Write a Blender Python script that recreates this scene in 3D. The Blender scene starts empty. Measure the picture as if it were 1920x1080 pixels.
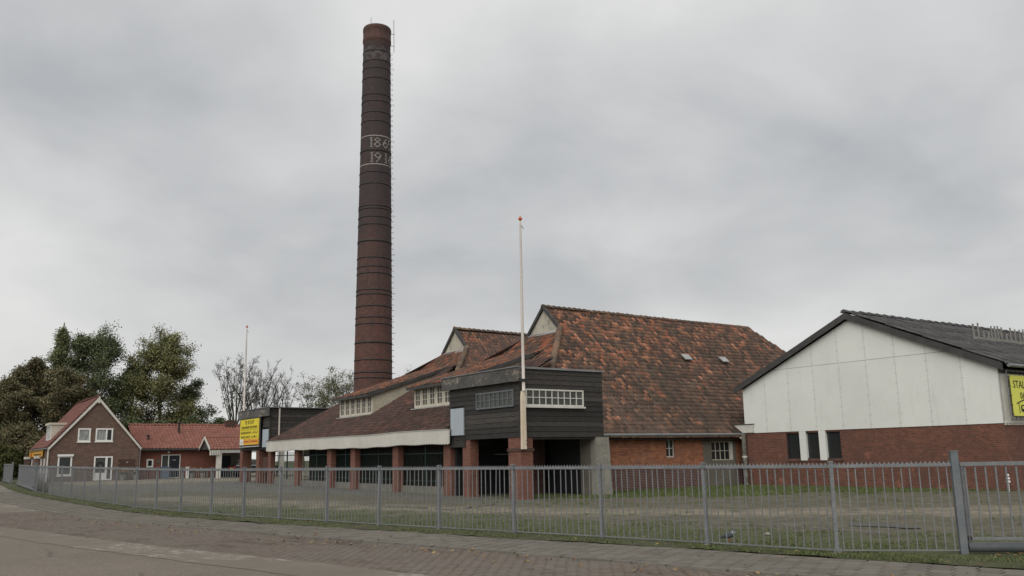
import bpy, math, random
import numpy as np
from mathutils import Vector, Matrix
random.seed(7)
rng = np.random.default_rng(11)
SC = bpy.context.scene
COL = SC.collection

# ------------------------------------------------------------------ camera
F_PX, H0, ROLL, TH, CAM_Z = 1650.0, 855.5, .0182, math.radians(34.6), 1.65
pitch = math.atan((H0 - 540) / F_PX)
a_ = math.pi / 2 - TH
fwd = Vector((math.cos(a_) * math.cos(pitch), math.sin(a_) * math.cos(pitch), math.sin(pitch)))
rgt = Vector((math.sin(a_), -math.cos(a_), 0))
upv = rgt.cross(fwd)
cr, sr = math.cos(math.atan(ROLL)), math.sin(math.atan(ROLL))
R_, U_ = rgt * cr - upv * sr, rgt * sr + upv * cr
cd = bpy.data.cameras.new('camera')
cd.sensor_fit = 'HORIZONTAL'; cd.sensor_width = 36.0; cd.lens = 36.0 * F_PX / 1920.0
cd.clip_start = .1; cd.clip_end = 4000
cam = bpy.data.objects.new('camera', cd); COL.objects.link(cam)
cam.matrix_world = Matrix(((R_.x, U_.x, -fwd.x, 0), (R_.y, U_.y, -fwd.y, 0), (R_.z, U_.z, -fwd.z, CAM_Z), (0, 0, 0, 1)))
SC.camera = cam

# ------------------------------------------------------------------ sky, sun, exposure
SUN_DIR = Vector((-.62, -.40, .68)).normalized()          # towards the sun
SUN_EL = math.asin(SUN_DIR.z); SUN_ROT = math.atan2(SUN_DIR.x, SUN_DIR.y)
EXPOSURE, SKY_K, SUN_K = .62, .15, 1.5
SC.view_settings.view_transform = 'Standard'; SC.view_settings.look = 'None'
SC.view_settings.exposure = EXPOSURE; SC.view_settings.gamma = 1.0
SC.view_settings.use_curve_mapping = False
W = bpy.data.worlds.new('World'); SC.world = W; W.use_nodes = True
nt = W.node_tree; nt.nodes.clear()
def wn(t, **k):
    n = nt.nodes.new(t)
    for kk, v in k.items(): setattr(n, kk, v)
    return n
def wl(a, b): nt.links.new(a, b)
def wmath(op, a, b=None, clamp=False):
    n = wn('ShaderNodeMath', operation=op, use_clamp=clamp)
    for i, v in enumerate((a, b)):
        if v is None: continue
        if isinstance(v, (int, float)): n.inputs[i].default_value = v
        else: wl(v, n.inputs[i])
    return n.outputs[0]
out = wn('ShaderNodeOutputWorld'); bg = wn('ShaderNodeBackground'); wl(bg.outputs[0], out.inputs[0])
sky = wn('ShaderNodeTexSky', sky_type='NISHITA', sun_disc=False); sky.sun_elevation = SUN_EL; sky.sun_rotation = SUN_ROT
tc = wn('ShaderNodeTexCoord'); sep = wn('ShaderNodeSeparateXYZ'); wl(tc.outputs['Generated'], sep.inputs[0])
zc = wmath('MAXIMUM', sep.outputs[2], 0.0)
den = wmath('ADD', zc, .34)
cx, cy = wmath('DIVIDE', sep.outputs[0], den), wmath('DIVIDE', sep.outputs[1], den)
cmb = wn('ShaderNodeCombineXYZ'); wl(cx, cmb.inputs[0]); wl(cy, cmb.inputs[1]); cmb.inputs[2].default_value = 4.3
def wnoise(scale, detail, rough, off):
    m = wn('ShaderNodeMapping'); m.inputs['Location'].default_value = off; wl(cmb.outputs[0], m.inputs[0])
    n = wn('ShaderNodeTexNoise'); n.inputs['Scale'].default_value = scale; n.inputs['Detail'].default_value = detail
    n.inputs['Roughness'].default_value = rough; n.inputs['Distortion'].default_value = .35; wl(m.outputs[0], n.inputs[0]); return n.outputs[0]
n1 = wnoise(.62, 4, .48, (3.1, 1.2, 0)); n2 = wnoise(1.9, 5, .52, (7.7, 4.1, 2))
n3 = wnoise(4.2, 5, .6, (1.7, 9.1, 5)); cl = wmath('ADD', wmath('ADD', wmath('MULTIPLY', n1, .64), wmath('MULTIPLY', n2, .30)), wmath('MULTIPLY', n3, .06))
ramp = wn('ShaderNodeValToRGB'); wl(cl, ramp.inputs[0])
e = ramp.color_ramp.elements
e[0].position = .40; e[0].color = (1.86, 1.92, 2.01, 1)
e[1].position = .585; e[1].color = (3.25, 3.26, 3.22, 1)
m_ = e.new(.49); m_.color = (2.52, 2.56, 2.59, 1)
hz = wmath('POWER', wmath('SUBTRACT', 1.0, wmath('MULTIPLY', zc, 2.6), True), 2.2)
mixh = wn('ShaderNodeMixRGB'); mixh.inputs[2].default_value = (3.4, 3.39, 3.24, 1); wl(wmath('MULTIPLY', hz, .8), mixh.inputs[0]); wl(ramp.outputs[0], mixh.inputs[1])
skm = wn('ShaderNodeMixRGB'); skm.blend_type = 'ADD'; skm.inputs[0].default_value = .012
wl(mixh.outputs[0], skm.inputs[1]); wl(sky.outputs[0], skm.inputs[2])
wl(skm.outputs[0], bg.inputs[0]); bg.inputs[1].default_value = SKY_K
sd = bpy.data.lights.new('sun', 'SUN'); sd.energy = SUN_K; sd.angle = math.radians(70); sd.color = (1, .975, .94)
sun = bpy.data.objects.new('sun', sd); COL.objects.link(sun)
sun.rotation_euler = SUN_DIR.to_track_quat('Z', 'Y').to_euler(); sun.location = (-40, -30, 60)

# ------------------------------------------------------------------ materials
class NT:
    def __init__(s, name):
        s.m = bpy.data.materials.new(name); s.m.use_nodes = True; s.t = s.m.node_tree; s.t.nodes.clear()
        s.o = s.n('ShaderNodeOutputMaterial'); s.b = s.n('ShaderNodeBsdfPrincipled'); s.l(s.b.outputs[0], s.o.inputs[0])
        s._pos = None
    def n(s, t, **k):
        x = s.t.nodes.new(t)
        for kk, v in k.items(): setattr(x, kk, v)
        return x
    def l(s, a, b): s.t.links.new(a, b)
    def pos(s):
        if s._pos is None: s._pos = s.n('ShaderNodeNewGeometry').outputs['Position']
        return s._pos
    def put(s, sock, v):
        if isinstance(v, (int, float)): sock.default_value = v
        elif isinstance(v, tuple): sock.default_value = v if len(v) != 3 or sock.type == 'VECTOR' else (*v, 1)
        else: s.l(v, sock)
    def math(s, op, a, b=None, clamp=False):
        x = s.n('ShaderNodeMath', operation=op, use_clamp=clamp); s.put(x.inputs[0], a)
        if b is not None: s.put(x.inputs[1], b)
        return x.outputs[0]
    def mix(s, f, a, b, mode='MIX'):
        x = s.n('ShaderNodeMixRGB', blend_type=mode); s.put(x.inputs[0], f); s.put(x.inputs[1], a); s.put(x.inputs[2], b); return x.outputs[0]
    def noise(s, scale, detail=3, rough=.55, stretch=None, vec=None, dist=0):
        v = vec or s.pos()
        if stretch:
            m = s.n('ShaderNodeMapping'); m.inputs['Scale'].default_value = stretch; s.l(v, m.inputs[0]); v = m.outputs[0]
        x = s.n('ShaderNodeTexNoise'); x.inputs['Scale'].default_value = scale; x.inputs['Detail'].default_value = detail
        x.inputs['Roughness'].default_value = rough; x.inputs['Distortion'].default_value = dist; s.l(v, x.inputs[0]); return x.outputs[0]
    def ramp(s, f, *st):
        x = s.n('ShaderNodeValToRGB'); s.put(x.inputs[0], f); e = x.color_ramp.elements
        while len(e) < len(st): e.new(.5)
        for q, (p, c) in zip(e, st): q.position = p; q.color = (*c, 1) if isinstance(c, tuple) else (c, c, c, 1)
        return x.outputs[0]
    def step(s, f, a, b): return s.ramp(f, (a, 0.0), (b, 1.0))
    def island(s):
        g = s.n('ShaderNodeNewGeometry').outputs['Random Per Island']; o = s.n('ShaderNodeObjectInfo').outputs['Random']
        return s.math('FRACT', s.math('ADD', g, o))
    def objrand(s): return s.n('ShaderNodeObjectInfo').outputs['Random']
    def attr(s, name): return s.n('ShaderNodeAttribute', attribute_name=name).outputs['Fac']
    def bump(s, h, strength=.4, dist=.02):
        x = s.n('ShaderNodeBump'); x.inputs['Strength'].default_value = strength; x.inputs['Distance'].default_value = dist
        s.l(h, x.inputs['Height']); s.l(x.outputs[0], s.b.inputs['Normal'])
    def done(s, col, rough=.85, metal=0., spec=.4):
        s.put(s.b.inputs['Base Color'], col); s.put(s.b.inputs['Roughness'], rough); s.b.inputs['Metallic'].default_value = metal
        s.b.inputs['Specular IOR Level'].default_value = spec; return s.m

def wear(name, c1, c2, scale=1.5, rough=.85, metal=0, spec=.4, bump=0, stretch=None, fine=40, finek=.25, objvar=0):
    t = NT(name); f = t.step(t.noise(scale, 4, .6, stretch), .32, .68); c = t.mix(f, c1, c2)
    g = t.noise(fine, 3, .6, stretch); c = t.mix(finek, c, t.ramp(g, (.3, .35), (.7, 1.25)), 'MULTIPLY')
    if objvar: c = t.mix(1.0, c, t.ramp(t.island(), (0, 1 - objvar), (1, 1 + objvar)), 'MULTIPLY')
    if bump: t.bump(g, bump)
    return t.done(c, rough, metal, spec)

def brickmat(name, ca, cb, mortar, stain=None, blot=.55, bw=.22, bh=.075, mort=.011, stain_lo=.5, stain_hi=.75, stain_scale=.6, uv=False, rough=.9, patch=None, extra=None):
    t = NT(name)
    if uv: v = t.n('ShaderNodeUVMap').outputs[0]
    else:
        s = t.n('ShaderNodeSeparateXYZ'); t.l(t.pos(), s.inputs[0])
        c = t.n('ShaderNodeCombineXYZ'); t.l(t.math('ADD', s.outputs[0], s.outputs[1]), c.inputs[0]); t.l(s.outputs[2], c.inputs[1]); v = c.outputs[0]
    b = t.n('ShaderNodeTexBrick'); t.l(v, b.inputs['Vector'])
    for k, x in (('Scale', 1.), ('Brick Width', bw), ('Row Height', bh), ('Mortar Size', mort), ('Mortar Smooth', .3), ('Bias', -.1)): b.inputs[k].default_value = x
    b.inputs['Color1'].default_value = (*ca, 1); b.inputs['Color2'].default_value = (*cb, 1); b.inputs['Mortar'].default_value = (*mortar, 1)
    col = b.outputs['Color']
    col = t.mix(blot, col, t.ramp(t.noise(3.2, 5, .7), (.25, .45), (.75, 1.35)), 'MULTIPLY')
    col = t.mix(.35, col, t.ramp(t.noise(28, 3, .7), (.3, .4), (.7, 1.5)), 'MULTIPLY')
    if stain: col = t.mix(t.math('MULTIPLY', t.step(t.noise(stain_scale, 5, .65), stain_lo, stain_hi), .8), col, stain)
    if patch: col = t.mix(t.math('MULTIPLY', t.step(t.noise(1.9, 4, .65), .6, .68), .55), col, patch)
    if extra: col = extra(t, col)
    t.bump(b.outputs['Fac'], -.5, .012)
    return t.done(col, rough)

M = {}
# ground
t = NT('asphalt'); c = t.ramp(t.noise(.35, 4, .6), (.3, (.130, .108, .084)), (.7, (.162, .136, .107)))
c = t.mix(.8, c, t.ramp(t.noise(48, 3, .85), (.36, .35), (.64, 1.65)), 'MULTIPLY')
c = t.mix(.6, c, t.ramp(t.noise(9, 4, .75), (.3, .65), (.7, 1.35)), 'MULTIPLY')
c = t.mix(t.math('MULTIPLY', t.step(t.noise(.45, 5, .7, (1, .3, 1)), .56, .66), .35), c, (.09, .082, .07))
vo = t.n('ShaderNodeTexVoronoi', feature='DISTANCE_TO_EDGE'); vo.inputs['Scale'].default_value = .42; mp = t.n('ShaderNodeMixRGB'); mp.inputs[0].default_value = .12; t.l(t.pos(), mp.inputs[1]); nn_ = t.n('ShaderNodeTexNoise'); nn_.inputs['Scale'].default_value = 1.6; nn_.inputs['Detail'].default_value = 5; t.l(t.pos(), nn_.inputs[0]); t.l(nn_.outputs['Color'], mp.inputs[2]); t.l(mp.outputs[0], vo.inputs['Vector'])
crack = t.math('MULTIPLY', t.math('SUBTRACT', 1., t.step(vo.outputs['Distance'], .004, .016)), t.step(t.noise(.3, 3, .6), .5, .6)); c = t.mix(t.math('MULTIPLY', crack, .6), c, (.05, .045, .038))
t.bump(t.noise(90, 2, .8), .5, .01); M['asphalt'] = t.done(c, .85)
t = NT('gutter_concrete'); c = t.ramp(t.noise(.9, 5, .65), (.3, (.132, .112, .087)), (.7, (.166, .141, .111)))
worn = t.math('MULTIPLY', t.math('MULTIPLY', t.step(t.noise(.55, 4, .6, (1, .5, 1)), .50, .62), t.step(t.noise(5.5, 5, .75, (1, .6, 1)), .47, .60)), .7)
c = t.mix(worn, c, (.38, .36, .315)); c = t.mix(.6, c, t.ramp(t.noise(60, 3, .8), (.3, .5), (.7, 1.4)), 'MULTIPLY')
t.bump(t.noise(60, 3, .8), .5, .01); M['gutter'] = t.done(c, .9)
t = NT('earth_bed'); c = t.ramp(t.noise(3, 5, .7), (.3, (.045, .04, .03)), (.6, (.085, .078, .055))); M['bed'] = t.done(c, .95)
t = NT('red_clinker'); r = t.island()
c = t.ramp(r, (0, (.106, .085, .067)), (.35, (.130, .104, .082)), (.75, (.142, .115, .091)), (1, (.132, .109, .087)))
litter = t.math('MULTIPLY', t.step(t.noise(.75, 6, .75, (1, .4, 1)), .53, .63), .75)
c = t.mix(t.math('MULTIPLY', t.step(t.noise(.5, 4, .6), .42, .62), .7), c, (.135, .118, .098))
c = t.mix(litter, c, (.075, .058, .042)); c = t.mix(.55, c, t.ramp(t.noise(45, 3, .8), (.3, .5), (.7, 1.4)), 'MULTIPLY')
M['clinker'] = t.done(c, .9)
t = NT('grey_paving'); r = t.island()
c = t.ramp(r, (0, (.108, .096, .077)), (.5, (.13, .116, .094)), (1, (.15, .135, .109)))
c = t.mix(t.math('MULTIPLY', t.step(t.noise(.9, 5, .7), .55, .72), .6), c, (.085, .08, .05))
c = t.mix(.5, c, t.ramp(t.noise(40, 3, .8), (.3, .5), (.7, 1.4)), 'MULTIPLY'); M['paving'] = t.done(c, .9)
M['kerb'] = wear('kerb_concrete', (.125, .113, .094), (.17, .155, .13), 2.5, .9, fine=30, finek=.5, objvar=.15)
t = NT('verge_soil'); c = t.ramp(t.noise(2.2, 6, .7), (.3, (.05, .042, .026)), (.5, (.055, .06, .024)), (.7, (.085, .085, .04)))
c = t.mix(.5, c, t.ramp(t.noise(30, 4, .8), (.3, .5), (.7, 1.4)), 'MULTIPLY'); t.bump(t.noise(20, 4, .8), .7, .04); M['verge'] = t.done(c, .95)
t = NT('yard_paving')
mp = t.n('ShaderNodeMapping'); mp.inputs['Rotation'].default_value = (0, 0, .25); t.l(t.pos(), mp.inputs[0])
b = t.n('ShaderNodeTexBrick'); t.l(mp.outputs[0], b.inputs[0])
for k, x in (('Scale', 1.), ('Brick Width', .42), ('Row Height', .21), ('Mortar Size', .014), ('Bias', 0.)): b.inputs[k].default_value = x
b.inputs['Color1'].default_value = (.104, .090, .063, 1); b.inputs['Color2'].default_value = (.140, .122, .087, 1); b.inputs['Mortar'].default_value = (.085, .085, .05, 1)
c = t.mix(.5, b.outputs[0], t.ramp(t.noise(.8, 5, .7), (.3, .5), (.7, 1.35)), 'MULTIPLY')
c = t.mix(t.math('MULTIPLY', t.attr('pale'), t.step(t.noise(1.1, 6, .8), .36, .60)), c, (.25, .215, .16))
c = t.mix(t.math('MULTIPLY', t.attr('grey'), .85), c, (.125, .122, .112))
mossf = t.math('MULTIPLY', t.step(t.math('ADD', t.noise(.7, 6, .7, (1, 1, 1)), t.math('MULTIPLY', t.attr('moss'), .34)), .52, .70), .9)
c = t.mix(mossf, c, t.ramp(t.noise(5, 4, .7), (.3, (.050, .054, .020)), (.7, (.085, .105, .030))))
gr = t.math('MULTIPLY', t.step(t.math('ADD', t.noise(1.1, 5, .7), t.math('MULTIPLY', t.attr('grass'), .55)), .68, .88), .9)
c = t.mix(gr, c, t.ramp(t.noise(4, 5, .75), (.3, (.05, .062, .02)), (.7, (.11, .135, .04))))
c = t.mix(.75, c, t.ramp(t.noise(13, 4, .85), (.32, .4), (.68, 1.55)), 'MULTIPLY'); c = t.mix(.7, c, t.ramp(t.noise(2.6, 6, .8), (.34, .5), (.66, 1.35)), 'MULTIPLY'); t.bump(t.noise(9, 5, .85), .8, .05)
M['yard'] = t.done(c, .95)
t = NT('field'); c = t.ramp(t.noise(.2, 5, .6), (.3, (.05, .06, .025)), (.7, (.09, .1, .04))); M['field'] = t.done(c, .95)
t = NT('grass_blades'); c = t.ramp(t.island(), (0, (.045, .065, .018)), (.5, (.075, .105, .028)), (.8, (.12, .14, .045)), (1, (.17, .15, .07))); M['grass'] = t.done(c, .7)
t = NT('leaf_litter'); c = t.ramp(t.island(), (0, (.10, .05, .02)), (.5, (.2, .1, .03)), (1, (.32, .22, .08))); M['litter'] = t.done(c, .8)
# walls
M['barn_brick'] = brickmat('barn_brick', (.44, .16, .075), (.22, .08, .046), (.17, .11, .08), (.17, .10, .07), patch=(.36, .19, .10))
M['plinth_brick'] = brickmat('plinth_brick', (.12, .055, .05), (.075, .04, .04), (.20, .15, .125), (.06, .035, .03))
M['pier_brick'] = brickmat('pier_brick', (.185, .065, .042), (.115, .043, .032), (.15, .10, .075), (.17, .07, .05))
M['hall_brick'] = brickmat('hall_brick', (.165, .062, .040), (.088, .039, .029), (.16, .09, .065), (.085, .045, .035), patch=(.3, .12, .08), stain_lo=.45)
M['house_brick'] = brickmat('house_brick', (.145, .083, .060), (.085, .052, .042), (.15, .11, .085), (.10, .07, .05))
M['annex_brick'] = brickmat('annex_brick', (.20, .065, .042), (.14, .048, .034), (.2, .11, .085), (.15, .06, .045))
def soot(t, col):
    s = t.n('ShaderNodeSeparateXYZ'); t.l(t.pos(), s.inputs[0]); z = s.outputs[2]
    f = t.math('ADD', z, t.math('MULTIPLY', t.math('SUBTRACT', t.noise(.35, 6, .7, (1, 1, .35)), .5), 22))
    f = t.step(t.math('DIVIDE', f, 40.), .27, .57)
    top = t.step(t.math('DIVIDE', z, 40.), .915, .925)
    f = t.math('MULTIPLY', f, t.math('SUBTRACT', 1., t.math('MULTIPLY', top, .7)))
    st = t.step(t.noise(1.6, 6, .75, (1, 1, .16)), .3, .7); f = t.math('MULTIPLY', f, t.math('ADD', .55, t.math('MULTIPLY', st, .42)))
    col = t.mix(f, col, (.030, .028, .030))
    col = t.mix(t.math('MULTIPLY', t.step(t.noise(7, 5, .8), .54, .70), .5), col, (.115, .09, .08)); col = t.mix(t.math('MULTIPLY', t.step(t.noise(2.4, 5, .75, (1, 1, .09)), .54, .72), .55), col, (.026, .024, .024))
    ash = t.math('MULTIPLY', t.step(t.noise(2.6, 6, .8, (1, 1, .4)), .55, .75), .22)
    col = t.mix(ash, col, (.062, .052, .048))
    band = t.math('MULTIPLY', t.math('SUBTRACT', 1., t.step(t.math('ABSOLUTE', t.math('SUBTRACT', z, 35.75)), .45, .7)), t.step(t.noise(2.2, 5, .7), .45, .6))
    return t.mix(t.math('MULTIPLY', band, .5), col, (.16, .152, .145))
M['chimney_brick'] = brickmat('chimney_brick', (.135, .052, .037), (.068, .032, .026), (.08, .05, .042), (.060, .034, .030), blot=.55, uv=True, extra=soot)
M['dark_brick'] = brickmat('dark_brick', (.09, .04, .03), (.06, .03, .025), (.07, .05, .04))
t = NT('cream_render'); c = t.ramp(t.noise(1.1, 5, .65), (.3, (.34, .315, .255)), (.7, (.46, .43, .355)))
c = t.mix(t.math('MULTIPLY', t.step(t.noise(1.6, 6, .75, (1, 1, .7)), .52, .66), .65), c, (.13, .12, .10)); M['cream'] = t.done(c, .9)
M['cheek'] = wear('dormer_cheek', (.44, .40, .31), (.36, .32, .245), 1.3, .9, fine=14, finek=.3)
M['conc'] = wear('concrete', (.30, .28, .235), (.20, .19, .16), 1.6, .9, fine=18, finek=.5, bump=.2)
M['cement'] = wear('cement_render', (.17, .15, .12), (.125, .115, .095), 1.2, .95, fine=16, finek=.5)
M['plinthconc'] = wear('plinth_concrete', (.2, .185, .155), (.14, .135, .11), 1.6, .95, fine=18, finek=.5)
# timber and metal
t = NT('tarred_board'); f = t.noise(3.5, 5, .7, (1, 1, 9)); g = t.noise(12, 5, .75, (.6, .6, 6))
c = t.mix(t.step(f, .35, .7), (.017, .0155, .014), (.052, .045, .039)); c = t.mix(t.math('MULTIPLY', t.step(g, .55, .8), .6), c, (.10, .095, .085))
c = t.mix(1., c, t.ramp(t.island(), (0, .6), (1, 1.5)), 'MULTIPLY'); t.bump(g, .3, .01); M['board'] = t.done(c, .8)
t = NT('fascia_felt'); c = t.ramp(t.noise(1.3, 5, .7), (.3, (.05, .047, .043)), (.7, (.115, .108, .10)))
c = t.mix(t.math('MULTIPLY', t.step(t.noise(2.3, 5, .75, (1, 1, 1.6)), .56, .63), .75), c, (.27, .23, .175)); M['fascia'] = t.done(c, .85)
t = NT('white_fascia'); c = t.ramp(t.noise(1.2, 5, .65), (.3, (.44, .42, .37)), (.7, (.53, .51, .455)))
c = t.mix(t.math('MULTIPLY', t.step(t.noise(3.2, 5, .75, (1, 1, .25)), .63, .72), .7), c, (.22, .2, .17)); M['white_fascia'] = t.done(c, .75)
M['white'] = wear('white_paint', (.60, .585, .53), (.50, .48, .43), 3, .6, finek=.2)
M['white_clean'] = wear('white_plastic', (.72, .71, .68), (.66, .65, .62), 3, .45, finek=.1)
M['cream_paint'] = wear('cream_paint', (.56, .52, .43), (.46, .42, .34), 3, .6, finek=.25)
M['pole_wood'] = wear('pole_paint', (.66, .57, .45), (.58, .46, .33), 2.2, .6, stretch=(1, 1, .2), finek=.3)
M['pole_white'] = wear('pole_white', (.58, .52, .47), (.5, .44, .40), 2.2, .6, stretch=(1, 1, .2), finek=.3)
t = NT('white_panel'); c = t.ramp(t.noise(.7, 4, .6), (.3, (.62, .625, .585)), (.7, (.68, .682, .64)))
c = t.mix(t.math('MULTIPLY', t.step(t.noise(1.5, 6, .75, (1, 1, .22)), .56, .76), .34), c, (.42, .41, .355))
c = t.mix(t.math('MULTIPLY', t.step(t.noise(9, 2, .5), .73, .76), .35), c, (.25, .24, .21))
c = t.mix(1., c, t.ramp(t.objrand(), (0, .95), (1, 1.03)), 'MULTIPLY'); M['panel'] = t.done(c, .6)
M['strip'] = wear('joint_strip', (.50, .495, .46), (.40, .39, .36), 4, .6)
M['bolt'] = wear('bolt', (.26, .24, .21), (.36, .34, .3), 6, .6)
t = NT('galvanised_steel'); c = t.ramp(t.noise(1.7, 5, .65), (.3, (.150, .157, .161)), (.7, (.212, .219, .222)))
c = t.mix(.35, c, t.ramp(t.noise(30, 3, .6), (.3, .35), (.7, 1.25)), 'MULTIPLY'); c = t.mix(t.math('MULTIPLY', t.step(t.noise(5.5, 5, .8), .62, .72), .45), c, (.12, .085, .06)); M['galv'] = t.done(c, .6, .25)
M['galv_dark'] = wear('galvanised_dark', (.13, .145, .155), (.18, .19, .195), 3, .55, .35)
M['green_rail'] = wear('green_railing', (.008, .026, .021), (.014, .036, .03), 4, .6)
M['iron'] = wear('old_iron', (.028, .026, .027), (.05, .042, .038), 3, .7, .3)
M['zinc'] = wear('zinc', (.26, .27, .275), (.19, .195, .20), 2.5, .5, .4)
M['lead'] = wear('lead_flashing', (.35, .35, .34), (.45, .445, .43), 2.5, .6)
M['hatch'] = wear('hatch_paint', (.33, .375, .41), (.39, .43, .455), 3, .55, stretch=(4, 4, .4))
M['asbestos'] = wear('corrugated_sheet', (.05, .05, .052), (.115, .112, .108), 2.6, .95, fine=9, finek=.75, bump=.4)
M['barge'] = wear('dark_barge', (.040, .039, .038), (.065, .062, .058), 2, .85)
M['old_wood'] = wear('old_wood', (.27, .26, .235), (.18, .17, .15), 4, .85)
M['rust_wood'] = wear('rusty_board', (.12, .065, .04), (.2, .12, .08), 4, .85)
M['orange'] = wear('orange_knob', (.55, .12, .04), (.42, .09, .03), 4, .5)
M['pipe'] = wear('grey_pipe', (.66, .64, .58), (.30, .29, .25), 3.2, .85, fine=12, finek=.5)
M['black'] = wear('black', (.010, .010, .011), (.014, .014, .015), 4, .7)
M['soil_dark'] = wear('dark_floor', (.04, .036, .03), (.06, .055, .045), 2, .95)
t = NT('window_glass'); t.b.inputs['Base Color'].default_value = (.022, .026, .026, 1); t.b.inputs['Roughness'].default_value = .12; M['glass'] = t.m
t = NT('dusty_glass'); c = t.ramp(t.noise(2.5, 4, .6), (.3, (.035, .037, .033)), (.7, (.075, .078, .07))); M['dusty'] = t.done(c, .3)
t = NT('curtained_glass'); c = t.ramp(t.noise(5, 4, .6, (4, 4, .6)), (.35, (.16, .165, .16)), (.65, (.33, .335, .325))); M['curtain'] = t.done(c, .15)
# tiles
def tilemat(name, cols, orange, lo, hi, scale=.55, place=None, rough=.9, var=1.):
    t = NT(name); r = t.island(); c = t.ramp(r, *[(i / (len(cols) - 1), q) for i, q in enumerate(cols)])
    n = t.noise(scale, 6, .75, dist=.4); n = t.math('ADD', n, t.math('MULTIPLY', t.math('SUBTRACT', r, .5), .26))
    if place: n = t.math('ADD', n, place(t))
    f = t.step(n, lo, hi)
    oc = t.ramp(t.math('FRACT', t.math('MULTIPLY', r, 7.3)), (0, orange[0]), (.5, orange[1]), (1, orange[2]))
    c = t.mix(f, c, oc); c = t.mix(var, c, t.ramp(t.math('FRACT', t.math('MULTIPLY', r, 17.7)), (0, .70), (1, 1.32)), 'MULTIPLY')
    c = t.mix(.55, c, t.ramp(t.noise(9, 5, .75), (.28, .45), (.72, 1.4)), 'MULTIPLY')
    c = t.mix(t.math('MULTIPLY', t.step(t.noise(.42, 5, .7, (1, 1, 1), None, .6), .50, .66), .55 * var), c, (.045, .037, .029)); lich = t.math('MULTIPLY', t.step(t.noise(24, 4, .7), .62, .72), .3); c = t.mix(lich, c, (.17, .16, .12))
    return t.done(c, rough)
def barn_place(t):
    s = t.n('ShaderNodeSeparateXYZ'); t.l(t.pos(), s.inputs[0])
    return t.math('ADD', t.math('MULTIPLY', t.math('SUBTRACT', s.outputs[2], 6.2), .026), t.math('MULTIPLY', t.math('SUBTRACT', s.outputs[0], 34), -.004))
DK = [(.054, .039, .031), (.086, .056, .041), (.118, .068, .046), (.082, .062, .047), (.15, .082, .052)]
M['barn_tile'] = tilemat('barn_tile', DK, ((.31, .12, .064), (.23, .09, .052), (.37, .17, .10)), .55, .69, 1.0, barn_place)
M['hip_tile'] = tilemat('hip_tile', DK, ((.25, .085, .04), (.20, .07, .04), (.30, .12, .07)), .47, .62, .9)
M['porch_tile'] = tilemat('porch_tile', [(.046, .030, .027), (.066, .038, .031), (.088, .047, .037), (.058, .041, .035)], ((.17, .06, .04), (.13, .05, .04), (.19, .085, .06)), .62, .74, .9)
M['house_tile'] = tilemat('house_tile', [(.135, .062, .052), (.16, .07, .057), (.185, .08, .064)], ((.19, .085, .07), (.2, .09, .072), (.17, .08, .065)), .5, .75, var=.25)
M['annex_tile'] = tilemat('annex_tile', [(.20, .085, .064), (.225, .092, .068), (.25, .105, .078)], ((.26, .115, .085), (.24, .105, .08), (.22, .1, .08)), .5, .75, var=.25)
M['ridge_tile'] = tilemat('ridge_tile', [(.08, .062, .048), (.12, .085, .06), (.16, .10, .065)], ((.2, .09, .05), (.15, .08, .05), (.18, .1, .06)), .62, .75)
M['roof_deck'] = wear('roof_deck', (.06, .042, .035), (.10, .06, .045), 6)
# leaves
def leafmat(name, *cols):
    t = NT(name); c = t.ramp(t.island(), *[(i / (len(cols) - 1), q) for i, q in enumerate(cols)])
    c = t.mix(1., c, t.ramp(t.noise(.35, 3, .6), (.3, .7), (.7, 1.3)), 'MULTIPLY'); t.b.inputs['Subsurface Weight'].default_value = 0
    return t.done(c, .75, spec=.25)
M['leaf_green'] = leafmat('leaf_green', (0.078, 0.091, 0.047), (0.111, 0.127, 0.060), (0.150, 0.163, 0.072), (0.169, 0.163, 0.078))
M['leaf_dark'] = leafmat('leaf_dark', (0.065, 0.081, 0.044), (0.096, 0.117, 0.057), (0.137, 0.153, 0.072))
M['leaf_olive'] = leafmat('leaf_olive', (0.094, 0.107, 0.049), (0.140, 0.153, 0.065), (0.189, 0.182, 0.075), (0.202, 0.166, 0.078))
M['leaf_brown'] = leafmat('leaf_brown', (0.081, 0.086, 0.048), (0.117, 0.114, 0.060), (0.156, 0.137, 0.070), (0.182, 0.130, 0.068))
M['leaf_hedge'] = leafmat('leaf_hedge', (.045, .055, .018), (.075, .082, .024), (.11, .11, .034))
M['leaf_pale'] = leafmat('leaf_pale', (.09, .10, .055), (.13, .135, .075), (.16, .15, .09))
M['bark'] = wear('bark', (.07, .062, .052), (.11, .098, .08), 2, .95)
M['bark_pale'] = wear('bark_pale', (.10, .09, .075), (.15, .135, .11), 2, .95)
# signs, car, small things
def flat(name, c, rough=.6, spec=.4): 
    t = NT(name); cc = t.mix(.15, c, t.ramp(t.noise(6, 3, .6), (.3, .7), (.7, 1.2)), 'MULTIPLY'); return t.done(cc, rough, spec=spec)
M['yellow'] = flat('sign_yellow', (.66, .53, .035)); M['lime'] = flat('banner_yellow', (.66, .66, .11)); M['sign_orange'] = flat('sign_orange', (.66, .34, .04))
M['ink'] = flat('print_black', (.018, .016, .012)); M['red_ink'] = flat('print_red', (.35, .04, .02)); M['amber'] = flat('amber_sign', (.48, .24, .02))
M['car_blue'] = flat('car_paint', (.018, .022, .03), .25); M['car_silver'] = flat('car_silver', (.42, .43, .44), .3); M['tail_red'] = flat('tail_light', (.34, .02, .025), .25)
M['rubber'] = flat('rubber', (.015, .015, .015), .8); M['alloy'] = flat('alloy', (.3, .3, .31), .35)
M['door_blue'] = flat('door_paint', (.012, .016, .024), .4); M['plank'] = flat('plank', (.07, .035, .026), .8)
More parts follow.
